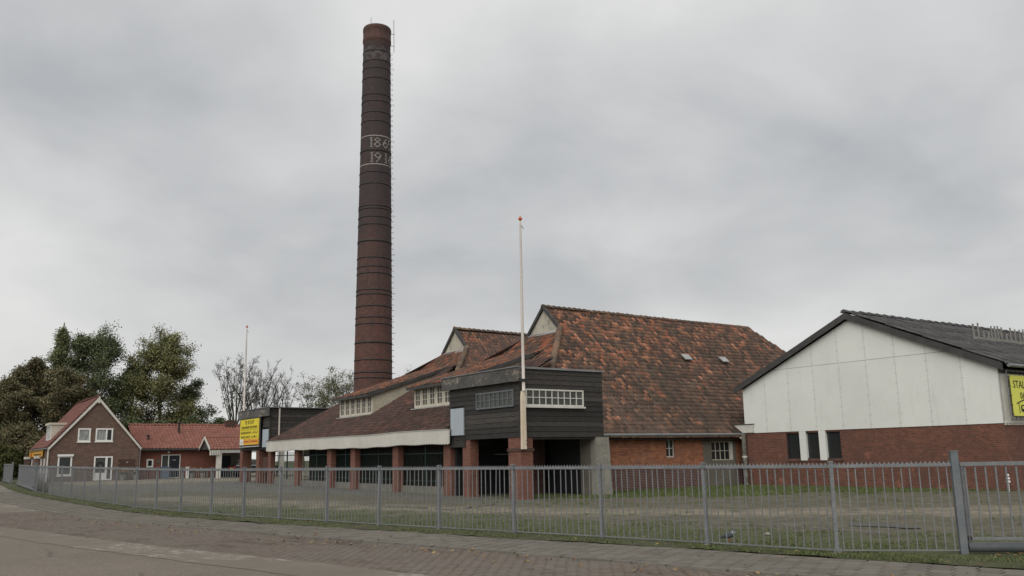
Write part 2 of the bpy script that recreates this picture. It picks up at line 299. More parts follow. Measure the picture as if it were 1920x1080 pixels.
M['flower_o'] = flat('orange_flower', (.55, .22, .04)); M['flower_w'] = flat('white_flower', (.62, .6, .55)); M['pot'] = flat('plant_pot', (.2, .19, .17), .8); M['blue_bin'] = flat('blue_grey_bin', (.10, .13, .18), .6)
M['bird'] = flat('pigeon_grey', (.075, .085, .095), .7); M['bird_w'] = flat('pigeon_pale', (.32, .34, .34), .7); M['bird_d'] = flat('pigeon_dark', (.03, .034, .04), .7)
M['stone'] = wear('stone', (.2, .19, .17), (.28, .26, .23), 8)
M['white_brick'] = wear('white_brick', (.34, .32, .29), (.22, .205, .19), 6, .85)

# ------------------------------------------------------------------ mesh helpers
class MB:
    def __init__(s): s.v, s.f = [], []
    def add(s, vs, fs):
        o = len(s.v); s.v.extend([tuple(p) for p in vs]); s.f.extend([tuple(i + o for i in q) for q in fs]); return s
    def box(s, x0, x1, y0, y1, z0, z1):
        return s.add([(x, y, z) for x in (x0, x1) for y in (y0, y1) for z in (z0, z1)],
                     [(0, 1, 3, 2), (4, 6, 7, 5), (0, 4, 5, 1), (2, 3, 7, 6), (0, 2, 6, 4), (1, 5, 7, 3)])
    def obox(s, c, u, v, w):
        c, u, v, w = Vector(c), Vector(u), Vector(v), Vector(w)
        return s.add([c + a * u + b * v + d * w for a in (-1, 1) for b in (-1, 1) for d in (-1, 1)],
                     [(0, 1, 3, 2), (4, 6, 7, 5), (0, 4, 5, 1), (2, 3, 7, 6), (0, 2, 6, 4), (1, 5, 7, 3)])
    def bar(s, p, q, w, h=None, up=(0, 0, 1)):
        p, q = Vector(p), Vector(q); d = (q - p); n = d.normalized(); h = h or w
        a = n.cross(Vector(up)); a = a.normalized() if a.length > 1e-4 else Vector((1, 0, 0)); b = n.cross(a)
        return s.obox((p + q) / 2, d / 2, a * w / 2, b * h / 2)
    def tube(s, pts, rad, n=8, cap=True):
        pts = [Vector(p) for p in pts]; rad = rad if isinstance(rad, (list, tuple)) else [rad] * len(pts); vs, fs = [], []
        for i, p in enumerate(pts):
            d = (pts[min(i + 1, len(pts) - 1)] - pts[max(i - 1, 0)]).normalized()
            a = d.cross(Vector((0, 0, 1))); a = a.normalized() if a.length > 1e-3 else Vector((1, 0, 0)); b = d.cross(a)
            vs += [p + rad[i] * (math.cos(2 * math.pi * k / n) * a + math.sin(2 * math.pi * k / n) * b) for k in range(n)]
        for i in range(len(pts) - 1):
            fs += [(i * n + k, i * n + (k + 1) % n, (i + 1) * n + (k + 1) % n, (i + 1) * n + k) for k in range(n)]
        if cap: fs += [tuple(range(n)), tuple(range((len(pts) - 1) * n, len(pts) * n))]
        return s.add(vs, fs)
    def prism(s, poly, d):
        poly = [Vector(p) for p in poly]; d = Vector(d); n = len(poly)
        return s.add(poly + [p + d for p in poly], [tuple(range(n)), tuple(range(n, 2 * n))] + [(i, (i + 1) % n, n + (i + 1) % n, n + i) for i in range(n)])
    def quad(s, *p): return s.add(p, [tuple(range(len(p)))])
    def lathe(s, c, prof, n=12):
        vs, fs = [], []; cx, cy, cz = c
        for r, z in prof: vs += [(cx + r * math.cos(2 * math.pi * k / n), cy + r * math.sin(2 * math.pi * k / n), cz + z) for k in range(n)]
        for i in range(len(prof) - 1): fs += [(i * n + k, i * n + (k + 1) % n, (i + 1) * n + (k + 1) % n, (i + 1) * n + k) for k in range(n)]
        fs += [tuple(range(n)), tuple(range((len(prof) - 1) * n, len(prof) * n))]
        return s.add(vs, fs)
def mesh_of(name, mb, mat, smooth=False):
    me = bpy.data.meshes.new(name); me.from_pydata(mb.v, [], mb.f)
    me.materials.append(M[mat] if isinstance(mat, str) else mat)
    if smooth: me.polygons.foreach_set('use_smooth', [True] * len(me.polygons))
    return me
def np_mesh(name, V, Q, mat, smooth=False):
    """V (n,3) floats, Q (m,k) ints"""
    me = bpy.data.meshes.new(name); V = np.asarray(V, np.float32); Q = np.asarray(Q, np.int32); m, k = Q.shape
    me.vertices.add(len(V)); me.vertices.foreach_set('co', V.ravel()); me.loops.add(m * k); me.loops.foreach_set('vertex_index', Q.ravel())
    me.polygons.add(m); me.polygons.foreach_set('loop_start', np.arange(0, m * k, k, dtype=np.int32)); me.polygons.foreach_set('loop_total', np.full(m, k, np.int32))
    if smooth: me.polygons.foreach_set('use_smooth', np.ones(m, bool))
    me.update(calc_edges=True); me.validate(); me.materials.append(M[mat]); return me
WORLD = {}
def link(o, parent=None, world=None):
    """world = world location of o (meshes are written in world coordinates unless given)"""
    COL.objects.link(o); wv = Vector(world) if world is not None else Vector((0, 0, 0)); WORLD[o.name] = wv
    if parent is not None:
        o.parent = parent; o.matrix_parent_inverse = Matrix.Translation(-WORLD[parent.name])
    return o
def tag(o, label=None, cat=None, group=None, kind=None):
    for k, v in (('label', label), ('category', cat), ('group', group), ('kind', kind)):
        if v: o[k] = v
    return o
def thing(name, loc, label, cat, group=None):
    o = bpy.data.objects.new(name, None); o.location = loc; o.empty_display_size = .3
    link(o, None, loc); return tag(o, label, cat, group)
def part(name, mb, mat, parent, smooth=False, label=None, kind=None):
    o = bpy.data.objects.new(name, mesh_of(name, mb, mat, smooth)); link(o, parent); return tag(o, label, None, None, kind)
def solo(name, mb, mat, label, cat, group=None, smooth=False):
    """a thing that is one mesh; origin at its base centre"""
    xs, ys, zs = zip(*mb.v); c = Vector(((min(xs) + max(xs)) / 2, (min(ys) + max(ys)) / 2, min(zs)))
    mb.v = [(x - c.x, y - c.y, z - c.z) for x, y, z in mb.v]
    o = bpy.data.objects.new(name, mesh_of(name, mb, mat, smooth)); o.location = c; link(o, None, c); return tag(o, label, cat, group)
def piece(name, me, parent, mtx):
    o = bpy.data.objects.new(name, me); COL.objects.link(o); o.parent = parent
    o.matrix_parent_inverse = Matrix.Translation(-WORLD[parent.name]); o.matrix_basis = mtx; return o
def struct(name, me):
    o = bpy.data.objects.new(name, me); link(o); o['kind'] = 'structure'; return o
def stuff(name, me, parent=None):
    o = bpy.data.objects.new(name, me); link(o, parent); o['kind'] = 'stuff'; return o
def merge(me, mats):
    """numpy copies of a small mesh under many matrices -> V, list of quads"""
    v = np.array([tuple(q.co) for q in me.vertices]); f = np.array([tuple(p.vertices) for p in me.polygons])
    A = np.array([[list(r) for r in m] for m in mats]); n = len(A)
    V = np.einsum('nij,kj->nki', A[:, :3, :3], v) + A[:, None, :3, 3]
    Q = f[None] + (np.arange(n) * len(v))[:, None, None]
    return V.reshape(-1, 3), Q.reshape(-1, f.shape[1])
CAMP = Vector((0, 0, CAM_Z))
def spread(name, me, parent, mats, mat, limit=300, visible=None, stuff_name=None):
    """the pieces that show largest become objects, the rest one mesh"""
    order = sorted(range(len(mats)), key=lambda i: ((0 if visible is None or visible(mats[i].translation) else 1), (mats[i].translation - CAMP).length))
    for i in order[:limit]: piece(name, me, parent, mats[i])
    rest = [mats[i] for i in order[limit:]]
    if rest:
        V, Q = merge(me, rest); stuff(stuff_name or name + 's', np_mesh(name + '_rest', V, Q, mat), parent)
def in_frame(p):
    d = p - CAMP; z = d.dot(fwd)
    return z > .1 and abs(d.dot(R_) / z) < 960 / F_PX and abs(d.dot(U_) / z) < 540 / F_PX
def text_mesh(s, size, origin, xdir, ydir, mat, name, parent, align='CENTER', label=None, width=None, thick=.004):
    cu = bpy.data.curves.new('t', 'FONT'); cu.body = s; cu.size = size; cu.align_x = align; cu.align_y = 'CENTER'; cu.extrude = thick; cu.resolution_u = 2
    o = bpy.data.objects.new('t', cu); COL.objects.link(o); dg = bpy.context.evaluated_depsgraph_get()
    me = bpy.data.meshes.new_from_object(o.evaluated_get(dg)); bpy.data.objects.remove(o)
    xs = [v.co.x for v in me.vertices]; k = width / (max(xs) - min(xs)) if width else 1
    x, y = Vector(xdir), Vector(ydir); n = x.cross(y); o0 = Vector(origin)
    for v in me.vertices: v.co = o0 + x * v.co.x * k + y * v.co.y + n * v.co.z
    me.materials.clear(); me.materials.append(M[mat]); ob = bpy.data.objects.new(name, me); link(ob, parent); return tag(ob, label)
def gz(x, y): return .0065 * min(max(y - 30, 0), 62)
# ================================================================== GROUND
FY = [-60, -30, -10, 3, 7, 9.16, 11.5, 13.8, 16, 18.2, 20.2, 22.6, 24.7, 26.6, 28.4, 30.7, 32.8, 35, 38.4, 41.1, 45.3, 50, 56, 66, 75, 84, 120, 300]
FX = [34, 23.5, 17.4, 14.1, 13.1, 12.57, 12.07, 11.52, 10.95, 10.4, 9.9, 9.4, 8.98, 8.56, 8.18, 7.8, 7.5, 7.28, 7.05, 6.85, 6.62, 6.45, 6.35, 6.6, 6.95, 7.1, 7.5, 9]
def xf(y): return float(np.interp(y, FY, FX))
def strip_mesh(name, o0, o1, z, mat, ys, no=2, wob=0.0):
    """sheet between two offsets left of the fence line"""
    V, Q = [], []
    for j, y in enumerate(ys):
        k = 1.02
        for i in range(no):
            o = o0 + (o1 - o0) * i / (no - 1)
            w = wob * (random.random() - .5) if (i in (0, no - 1)) else 0
            V.append((xf(y) - o * k + w, y, z + gz(0, y)))
    for j in range(len(ys) - 1):
        for i in range(no - 1): a = j * no + i; Q.append((a, a + 1, a + no + 1, a + no))
    return np_mesh(name, V, Q, mat)
YS = list(np.arange(-20, 60, .5)) + list(np.arange(60, 110, 2))
g = MB(); xs = [-900, -300, -100, -60, -30, 0, 30, 60, 100, 300, 900]; ysg = [-300, -100, -50, 0, 30, 60, 92, 150, 300, 1500]
V = [(x, y, gz(x, y) - .12) for y in ysg for x in xs]; n = len(xs)
Q = [(j * n + i, j * n + i + 1, (j + 1) * n + i + 1, (j + 1) * n + i) for j in range(len(ysg) - 1) for i in range(n - 1)]
struct('ground', np_mesh('ground', V, Q, 'field'))
struct('road', strip_mesh('road', 6.55, 16.5, -.004, 'asphalt', YS, 4, .1))
struct('gutter', strip_mesh('gutter', 5.55, 6.68, .002, 'gutter', YS, 2, .09))
pk = struct('parking_strip', strip_mesh('parking_strip', 2.78, 5.6, -.012, 'bed', YS))
fp = struct('footpath', strip_mesh('footpath', .15, 2.78, -.012, 'bed', YS))
# pavers laid along the curve
def frame_at(y, o):
    d = Vector((xf(y + .4) - xf(y - .4), .8, gz(0, y + .4) - gz(0, y - .4))).normalized(); n = Vector((d.y, -d.x, 0)).normalized()
    return Vector((xf(y) - o * 1.02, y, gz(0, y))), d, n
def paver_mesh(name, l, w, h, mat):
    b = .006
    m = MB(); m.add([(-l/2, -w/2, -h), (l/2, -w/2, -h), (l/2, w/2, -h), (-l/2, w/2, -h), (-l/2+b, -w/2+b, 0), (l/2-b, -w/2+b, 0), (l/2-b, w/2-b, 0), (-l/2+b, w/2-b, 0)],
          [(4, 5, 6, 7), (0, 1, 5, 4), (1, 2, 6, 5), (2, 3, 7, 6), (3, 0, 4, 7)]); return mesh_of(name, m, mat)
def lay(name, parent, l, w, gap, o0, o1, y0, y1, mat, hz, jit, bond):
    me = paver_mesh(name, l - gap, w - gap, .02, mat); mats = []; no = int((o1 - o0) / w); y = y0; row = 0
    while y < y1:
        for i in range(no):
            yy = y + (l / 2 if (i % 2 and bond) else 0); o = o0 + (i + .5) * w
            p, d, n = frame_at(yy, o)
            p.z += hz + random.gauss(0, jit) + .009 * math.sin(yy * .9 + o * 1.3) * math.sin(yy * .31)
            d = (d + Vector((random.gauss(0, .006), 0, random.gauss(0, .008)))).normalized(); u = Vector((0, 0, 1)); n2 = d.cross(u).normalized(); u = n2.cross(d)
            mats.append(Matrix(((d.x, n2.x, u.x, p.x), (d.y, n2.y, u.y, p.y), (d.z, n2.z, u.z, p.z), (0, 0, 0, 1))))
        y += l
    spread(name, me, parent, mats, mat, 300, in_frame)
lay('paving_tile', fp, .30, .30, .006, .50, 2.62, 2.5, 58, 'paving', .004, .0013, True)
lay('clinker', pk, .21, .105, .008, 2.80, 5.55, 4.5, 36, 'clinker', .003, .002, True)
me = paver_mesh('kerb_stone', .985, .11, .06, 'kerb'); mats = []
for y in np.arange(2.5, 60, 1.0):
    p, d, n = frame_at(y, 2.70); p.z += .028 + random.gauss(0, .003); u = Vector((0, 0, 1)); n2 = d.cross(u).normalized(); u = n2.cross(d)
    mats.append(Matrix(((d.x, n2.x, u.x, p.x), (d.y, n2.y, u.y, p.y), (d.z, n2.z, u.z, p.z), (0, 0, 0, 1))))
spread('kerb_stone', me, fp, mats, 'kerb', 300)
# parking strip beyond the laid clinkers
struct('worn_paving', strip_mesh('worn_paving', 2.8, 5.56, .001, 'gutter', [36 + i for i in range(60)]))
struct('far_footpath', strip_mesh('far_footpath', .5, 2.62, .001, 'gutter', [58 + i for i in range(40)]))
# verge under the fence and the yard behind it
V, Q = [], []; ys = np.arange(-20, 86, .4)
for y in ys:
    oe = float(np.interp(y, [3, 10, 15, 24, 40, 60], [.40, .45, .62, .88, .8, .7])) + random.gauss(0, .05)
    for i in range(7):
        o = oe - (oe + .5) * i / 6; V.append((xf(y) - o * 1.02, y, gz(0, y) + (.012 + .03 * math.sin(i * math.pi / 6) + random.gauss(0, .008) if i < 6 else .02)))
Q = [(j * 7 + i, j * 7 + i + 1, (j + 1) * 7 + i + 1, (j + 1) * 7 + i) for j in range(len(ys) - 1) for i in range(6)]
struct('verge', np_mesh('verge', V, Q, 'verge', True))
def seg_dist(x, y, pts):
    best = 1e9
    for (ax, ay), (bx, by) in zip(pts, pts[1:]):
        L = (bx - ax) ** 2 + (by - ay) ** 2; t_ = max(0, min(1, ((x - ax) * (bx - ax) + (y - ay) * (by - ay)) / L)); best = min(best, math.hypot(x - ax - t_ * (bx - ax), y - ay - t_ * (by - ay)))
    return best
LANE = [(30, 8), (24, 12.5), (20, 16.5), (16.8, 20.5), (14.6, 25), (13.2, 29), (11.6, 35), (10.2, 42)]
def masks(x, y):
    d = x - xf(y); lane = seg_dist(x, y, LANE); n_ = .5 * math.sin(x * 1.1 + y * .7) + .45 * math.sin(x * .5 - y * 1.3) + .3 * math.sin(x * 2.3 + y * 1.9)
    pale = max(0, min(1, 1.7 - lane / 1.35 + n_ * .5))
    if y > 62 and x > 10: pale = max(pale, min(1.8, (y - 63) / 3))
    grass = max(0, min(1, (x - 19.5 + n_) / 2.5)) * max(0, min(1, (y - (25.6 - .62 * max(0, x - 21.5)) + n_ * 1.8) / 3.0)) if y < 31.4 and x < 36 else 0
    moss = max(0, 1 - d / 5.5) if y < 34 else max(0, 1 - d / 2) * .6
    grey = max(0, min(1, (y - 44 + (x - 14) * 2.2 + n_ * 2) / 5)) * (1 if y < 64 and x < 20 else 0)
    if 17 < x < 21 and 26 < y < 64: grey = max(grey, .6)
    return pale, grass, moss, grey
V, Q, A = [], [], []; ys = np.concatenate([np.arange(-12, 66, .5), np.arange(66, 112, 2)]); us = np.concatenate([np.arange(0, 26, .5), np.arange(26, 62, 3)]); nu = len(us)
for y in ys:
    for u_ in us:
        x = xf(y) + .4 + u_; V.append((x, y, gz(x, y) + .018 + .012 * math.sin(x * 1.7 + y) * math.sin(y * .8 - x * .3))); A.append(masks(x, y))
Q = [(j * nu + i, j * nu + i + 1, (j + 1) * nu + i + 1, (j + 1) * nu + i) for j in range(len(ys) - 1) for i in range(nu - 1)]
me = np_mesh('yard', V, Q, 'yard', True); A = np.array(A, np.float32)
for k, nm in enumerate(('pale', 'grass', 'moss', 'grey')):
    at = me.attributes.new(nm, 'FLOAT', 'POINT'); at.data.foreach_set('value', np.ascontiguousarray(A[:, k]))
struct('yard', me)
E1 = [(14.0, 30.2), (14.15, 28.2), (14.3, 26.4), (14.45, 24.4)]; E2 = [(14.5, 24.3), (15.6, 25.1), (16.8, 25.95), (17.6, 26.6)]; E3 = [(15.7, 16.2), (15.95, 13.8), (16.1, 12.4), (16.0, 10.6)]
em = paver_mesh('edging_stone', .48, .10, .08, 'kerb'); yd = bpy.data.objects['yard']
for ln in (E1, E2, E3):
    for (ax, ay), (bx, by) in zip(ln, ln[1:]):
        L = math.hypot(bx - ax, by - ay); n_ = int(L / .5)
        for k in range(n_):
            t_ = (k + .5) / n_
            if random.random() < .14: continue
            piece('edging_stone', em, yd, Matrix.Translation((ax + (bx - ax) * t_, ay + (by - ay) * t_, .062 + random.gauss(0, .008))) @ Matrix.Rotation(math.atan2(by - ay, bx - ax) + random.gauss(0, .03), 4, 'Z') @ Matrix.Rotation(random.gauss(0, .02), 4, 'Y'))
t = NT('puddle'); t.b.inputs['Base Color'].default_value = (.035, .033, .024, 1); t.b.inputs['Roughness'].default_value = .55; M['puddle'] = t.m
pm = MB(); pm.add([(17.75 + (1 + .25 * math.sin(3 * a) + .15 * math.sin(5 * a + 1)) * .42 * math.cos(a), 11.75 + (1 + .2 * math.sin(2 * a + .6)) * 1.0 * math.sin(a), .036) for a in np.linspace(0, 2 * math.pi, 28)[:-1]], [tuple(range(27))]); struct('puddle', mesh_of('puddle', pm, 'puddle'))
P = []
for k in range(900):
    y = random.uniform(8, 44); x = xf(y) + 1 + 16 * random.random() ** 1.3
    if x > 33 or masks(x, y)[0] > .7 or math.sin(x * 1.3 + y * .6) + math.sin(y * 1.7 - x * .8) + random.gauss(0, .6) < .4: continue
    for q in range(random.randint(5, 22)): P.append((x + random.gauss(0, .09), y + random.gauss(0, .09), .02))
WEEDS = np.array(P)
# grass and leaves
def blades(name, P, h, w, lean=.5, mat='grass'):
    n = len(P); h = h * rng.uniform(.45, 1.3, n); a = rng.uniform(0, 2 * np.pi, n); b = rng.uniform(0, 2 * np.pi, n); l = h * rng.uniform(.1, lean, n)
    dx, dy = np.cos(a) * w / 2, np.sin(a) * w / 2; tx, ty = np.cos(b) * l, np.sin(b) * l; Z = np.zeros(n)
    V = np.stack([P + np.stack([-dx, -dy, Z], 1), P + np.stack([dx, dy, Z], 1), P + np.stack([tx, ty, h], 1)], 1).reshape(-1, 3)
    return stuff(name, np_mesh(name, V, np.arange(3 * n).reshape(n, 3), mat))
P = []
for k in range(5200):
    y = 4.5 + 60 * random.random() ** 1.9; o = random.uniform(-.35, float(np.interp(y, [3, 10, 15, 24, 40], [.40, .45, .6, .85, .75])))
    if math.sin(y * 2.3 + o * 4) + math.sin(y * .9 - o * 2) + random.gauss(0, .6) < -.5: continue
    for q in range(7): P.append((xf(y) - o * 1.02 + random.gauss(0, .05), y + random.gauss(0, .05), gz(0, y) + .02))
blades('yard_weeds', WEEDS, .07, .018, 1.3)
blades('verge_grass', np.array(P), .05, .016, 1.3)
P = []
for k in range(26000):
    x, y = random.uniform(17, 36), random.uniform(17.6, 31.2)
    if masks(x, y)[1] * .9 + .25 * math.sin(x * 1.9 + y * 1.1) * math.sin(y * 2.3 - x) < random.uniform(.15, .8): continue
    for q in range(4): P.append((x + random.gauss(0, .08), y + random.gauss(0, .06), .02))
for k in range(5200):
    x, y = 34.95 - 2.6 * random.random() ** 1.8, random.uniform(17.2, 30.2)
    if math.sin(y * 1.9 + x) + math.sin(y * .73 - x * 2.1) + random.gauss(0, .6) > .15 + (34.9 - x) * .4: P.append((x, y, .02))
blades('yard_grass', np.array(P), .075, .022, 1.2)
P = []
for k in range(8200):
    y = 5 + 30 * random.random() ** 1.4; x = xf(y) + .3 + 4.5 * random.random() ** 1.6
    if math.sin(x * 2.1 + y * 1.7) + math.sin(y * 3.1 - x) + random.gauss(0, .7) < .5: continue
    for q in range(4): P.append((x + random.gauss(0, .06), y + random.gauss(0, .06), .025))
blades('yard_moss', np.array(P), .035, .02, 1.5)
def leaf_cards(name, P, size, mat, flatness=.35):
    n = len(P); a = rng.uniform(0, 2 * np.pi, n); s_ = size * rng.uniform(.6, 1.3, n)
    u = np.stack([np.cos(a), np.sin(a), rng.normal(0, flatness, n)], 1) * s_[:, None]; v = np.stack([-np.sin(a), np.cos(a), rng.normal(0, flatness, n)], 1) * s_[:, None] * .6
    V = np.stack([P - u, P + v * .9, P + u, P - v * .9], 1).reshape(-1, 3); return stuff(name, np_mesh(name, V, np.arange(4 * n).reshape(n, 4), mat))
P = []
for k in range(700):
    y = random.uniform(6, 34); r = random.random()
    o = random.gauss(3.4, .35) if r < .5 else random.uniform(-4, 2.6) if r < .85 else random.gauss(.3, .2); P.append((xf(y) - o, y, gz(0, y) + .028 + (.015 if o < .6 else 0)))
for k in range(350): P.append((14.2 + random.uniform(-.3, 2.6), 7.2 - random.uniform(-.2, 2.6) , .05))
leaf_cards('fallen_leaves', np.array(P), .035, 'litter')

# ================================================================== STEEL FENCE
FP = [(12.57, 9.16), (12.09, 11.51), (11.55, 13.78), (10.98, 16.0), (10.42, 18.23), (9.9, 20.3), (9.45, 22.5), (8.98, 24.7), (8.56, 26.6), (8.15, 28.5), (7.8, 30.7), (7.5, 32.8), (7.28, 35.0), (7.08, 37.6), (6.92, 40.1), (6.75, 42.6), (6.62, 45.1), (6.53, 47.6), (6.46, 50.1), (6.4, 52.6), (6.36, 55.0)]
fence = thing('steel_fence', (FP[6][0], FP[6][1], 0), 'long grey galvanised railing fence with serrated top rail along the footpath', 'fence')
bar_me = mesh_of('bar', MB().box(-.0085, .0085, -.006, .006, .07, 1.37), 'galv')
bars = []
GATE_POST = (13.93, 7.84)
spans = list(zip([GATE_POST] + FP[:-1], FP))
for si, (p, q) in enumerate(spans):
    p, q = Vector((*p, gz(0, p[1]))), Vector((*q, gz(0, q[1]))); d = (q - p); L = d.length; d = d.normalized(); n_ = Vector((d.y, -d.x, 0))
    lo, hi = p + d * .05, q - d * .035
    rail = MB(); rail.bar(lo + Vector((0, 0, 1.395)), hi + Vector((0, 0, 1.395)), .042, .05)
    nb = max(8, round(L / .148))
    ns = nb * 2
    for k in range(ns):
        c = lo + (hi - lo) * ((k + .5) / ns); w = .022
        rail.prism([c + Vector((0, 0, 1.42)) - d * w, c + Vector((0, 0, 1.42)) + d * w, c + Vector((0, 0, 1.458))], n_ * .006)
    part('top_rail', rail, 'galv', fence)
    part('bottom_rail', MB().bar(lo + Vector((0, 0, .075)), hi + Vector((0, 0, .075)), .035, .018), 'galv', fence)
    ang = math.atan2(d.y, d.x)
    for k in range(nb):
        c = lo + (hi - lo) * ((k + .5) / nb); bars.append(Matrix.Translation(c) @ Matrix.Rotation(ang + random.gauss(0, .03), 4, 'Z') @ Matrix.Rotation(random.gauss(0, .005 if random.random() < .85 else .016), 4, 'Y'))
    post = MB(); post.obox(q + Vector((0, 0, .72)), d * .03, n_ * .03, Vector((random.gauss(0, .006), random.gauss(0, .006), .74))); po = part('post', post, 'galv', fence)
    for zc in (1.395, .075): part('clamp', MB().obox(q + Vector((0, 0, zc)) + n_ * .0, d * .062, n_ * .036, Vector((0, 0, .022))), 'galv_dark', po)
    cap = MB(); cap.obox(q + Vector((0, 0, 1.468)), d * .04, n_ * .04, Vector((0, 0, .012))); part('post_cap', cap, 'galv', po)
    ft = MB(); ft.lathe((q.x, q.y, q.z - .02), [(.12, 0), (.11, .05), (.06, .065)], 8); part('footing', ft, 'conc', po)
spread('bar', bar_me, fence, bars, 'galv', 300, in_frame, 'far_bars')
# sliding gates: right end, and far left
def gate(a, b, label, nb_step, posts, H=1.40, group=None):
    a, b = Vector((*a, gz(0, a[1]))), Vector((*b, gz(0, b[1]))); d = (b - a); L = d.length; d = d.normalized(); n_ = Vector((d.y, -d.x, 0))
    g = thing('sliding_gate', a, label, 'gate', group); Z = lambda z: Vector((0, 0, z))
    part('top_rail', MB().bar(a + Z(H), b + Z(H), .06, .06), 'galv', g); part('bottom_rail', MB().bar(a + Z(.25), b + Z(.25), .05, .04), 'galv', g)
    part('track_beam', MB().tube([a + Z(.12), b + Z(.12)], .075, 12), 'galv_dark', g, True)
    part('end_upright', MB().bar(a + d * .03 + Z(.2), a + d * .03 + Z(H), .05, .05), 'galv', g)
    me = mesh_of('bar', MB().box(-.012, .012, -.010, .010, .27, H - .03), 'galv'); nb = int(L / nb_step); ang = math.atan2(d.y, d.x)
    for k in range(nb): piece('bar', me, g, Matrix.Translation(a + d * (L * (k + .5) / nb)) @ Matrix.Rotation(ang, 4, 'Z'))
    for (px, py) in posts:
        z0 = gz(0, py); m = MB().obox((px, py, z0 + .80), d * .055, n_ * .055, Z(.80)); po = part('gate_post', m, 'galv_dark', g)
        part('post_cap', MB().obox((px, py, z0 + 1.606), d * .065, n_ * .065, Z(.008)), 'galv', po)
        r = MB(); r.tube([Vector((px, py, z0 + .26)) - n_ * .09 + d * .1, Vector((px, py, z0 + .26)) + n_ * .03 + d * .1], .04, 10); part('roller', r, 'iron', po)
    return g
gate((13.98, 7.79), (18.4, 3.6), 'sliding gate with a thick round bottom beam at the right end of the fence', .15, [GATE_POST])
gate((6.42, 56.4), (6.95, 70.5), 'nearer of the two far gate leaves, at the left end of the fence', .14, [(6.36, 56.0)], group='gate leaves at the far end of the fence')
gate((6.95, 75.0), (7.2, 84.0), 'farther gate leaf standing alone by the hedge at the left edge', .14, [(6.95, 74.6)], group='gate leaves at the far end of the fence')
# ================================================================== BUILDING HELPERS
def wall_boxes(axis, pos, thick, a0, a1, z0, z1, holes):
    """wall in the plane axis=pos (outer face), going inwards by thick; holes = (a0,a1,z0,z1)"""
    m = MB(); aa = sorted({a0, a1, *[h[0] for h in holes], *[h[1] for h in holes]})
    for p, q in zip(aa, aa[1:]):
        mid = (p + q) / 2; cuts = sorted([(h[2], h[3]) for h in holes if h[0] < mid < h[1]]); z = z0
        for c0, c1 in cuts + [(z1, z1)]:
            if c0 > z + 1e-6:
                m.box(pos, pos + thick, p, q, z, c0) if axis == 'X' else m.box(p, q, pos, pos + thick, z, c0)
            z = max(z, c1)
    return m
def abox(m, axis, pos, d0, d1, a0, a1, z0, z1):
    """box on a wall: d = distance outwards from the wall face"""
    return m.box(pos - d1, pos - d0, a0, a1, z0, z1) if axis == 'X' else m.box(a0, a1, pos - d1, pos - d0, z0, z1)
def window(parent, axis, pos, a0, a1, z0, z1, cols, rows, frame, glass, fw=.06, bw=.03, d=.03, sill=None, name='window', label=None, back=.02, cw=None, glasses=None):
    m = MB()
    abox(m, axis, pos, -.05, d, a0, a0 + fw, z0, z1); abox(m, axis, pos, -.05, d, a1 - fw, a1, z0, z1)
    abox(m, axis, pos, -.05, d, a0 + fw, a1 - fw, z0, z0 + fw); abox(m, axis, pos, -.05, d, a0 + fw, a1 - fw, z1 - fw, z1)
    ia0, ia1, iz0, iz1 = a0 + fw, a1 - fw, z0 + fw, z1 - fw
    edges = [ia0 + (ia1 - ia0) * (k / cols) for k in range(cols + 1)] if cw is None else [ia0 + (ia1 - ia0) * c for c in cw]
    for e_ in edges[1:-1]: abox(m, axis, pos, -.03, d - .008, e_ - bw / 2, e_ + bw / 2, iz0, iz1)
    for k in range(1, rows):
        z = iz0 + (iz1 - iz0) * k / rows
        for p, q in zip(edges, edges[1:]): abox(m, axis, pos, -.03, d - .010, p + bw / 2, q - bw / 2, z - bw / 2, z + bw / 2)
    w = part(name, m, frame, parent, label=label)
    for i, (p, q) in enumerate(zip(edges, edges[1:])):
        for k in range(rows):
            za, zb = iz0 + (iz1 - iz0) * k / rows, iz0 + (iz1 - iz0) * (k + 1) / rows
            part('pane', abox(MB(), axis, pos, -back - .012, -back + random.uniform(0, .004), p, q, za, zb), glasses[i] if glasses else glass, w)
    if sill: part('sill', abox(MB(), axis, pos, -.02, sill, a0 - .05, a1 + .05, z0 - .07, z0 - .002), frame, w)
    return w
TW, TL = .215, .305
def pantile(name, w, l, mat, amp=1.0):
    pr = [(-.5, .004), (-.27, -.012), (0, -.004), (.2, .03), (.38, .034), (.53, .008)]; v = []
    for y, dz, k in ((0, -.016, 1), (0, .024, 1), (l * 1.08, .002, 1)): v += [(x * w, y - l / 2, z * amp + dz) for x, z in pr]
    n = len(pr); m = MB(); m.add(v, [(r * n + i, r * n + i + 1, (r + 1) * n + i + 1, (r + 1) * n + i) for r in (0, 1) for i in range(n - 1)]); return mesh_of(name, m, mat, False)
def tile_mats(surf, u0, u1, s0, s1, w, l, inside, jit=1.0):
    out = []; nu, ns = int((u1 - u0) / w), int((s1 - s0) / l + .5)
    for j in range(ns):
        for i in range(nu):
            u, s_ = u0 + (i + .5) * w, s0 + (j + .5) * l; p = Vector(surf(u, s_))
            if not inside(p): continue
            du = (Vector(surf(u + .02, s_)) - p).normalized(); ds = (Vector(surf(u, s_ + .02)) - p).normalized(); n_ = du.cross(ds).normalized(); du = ds.cross(n_)
            p = p + n_ * (.02 + random.gauss(0, .004) * jit + .012 * math.sin(u * .8 + s_ * .5)); r = Matrix.Rotation(random.gauss(0, .012) * jit, 4, 'Z')
            out.append(Matrix(((du.x, ds.x, n_.x, p.x), (du.y, ds.y, n_.y, p.y), (du.z, ds.z, n_.z, p.z), (0, 0, 0, 1))) @ r)
    return out
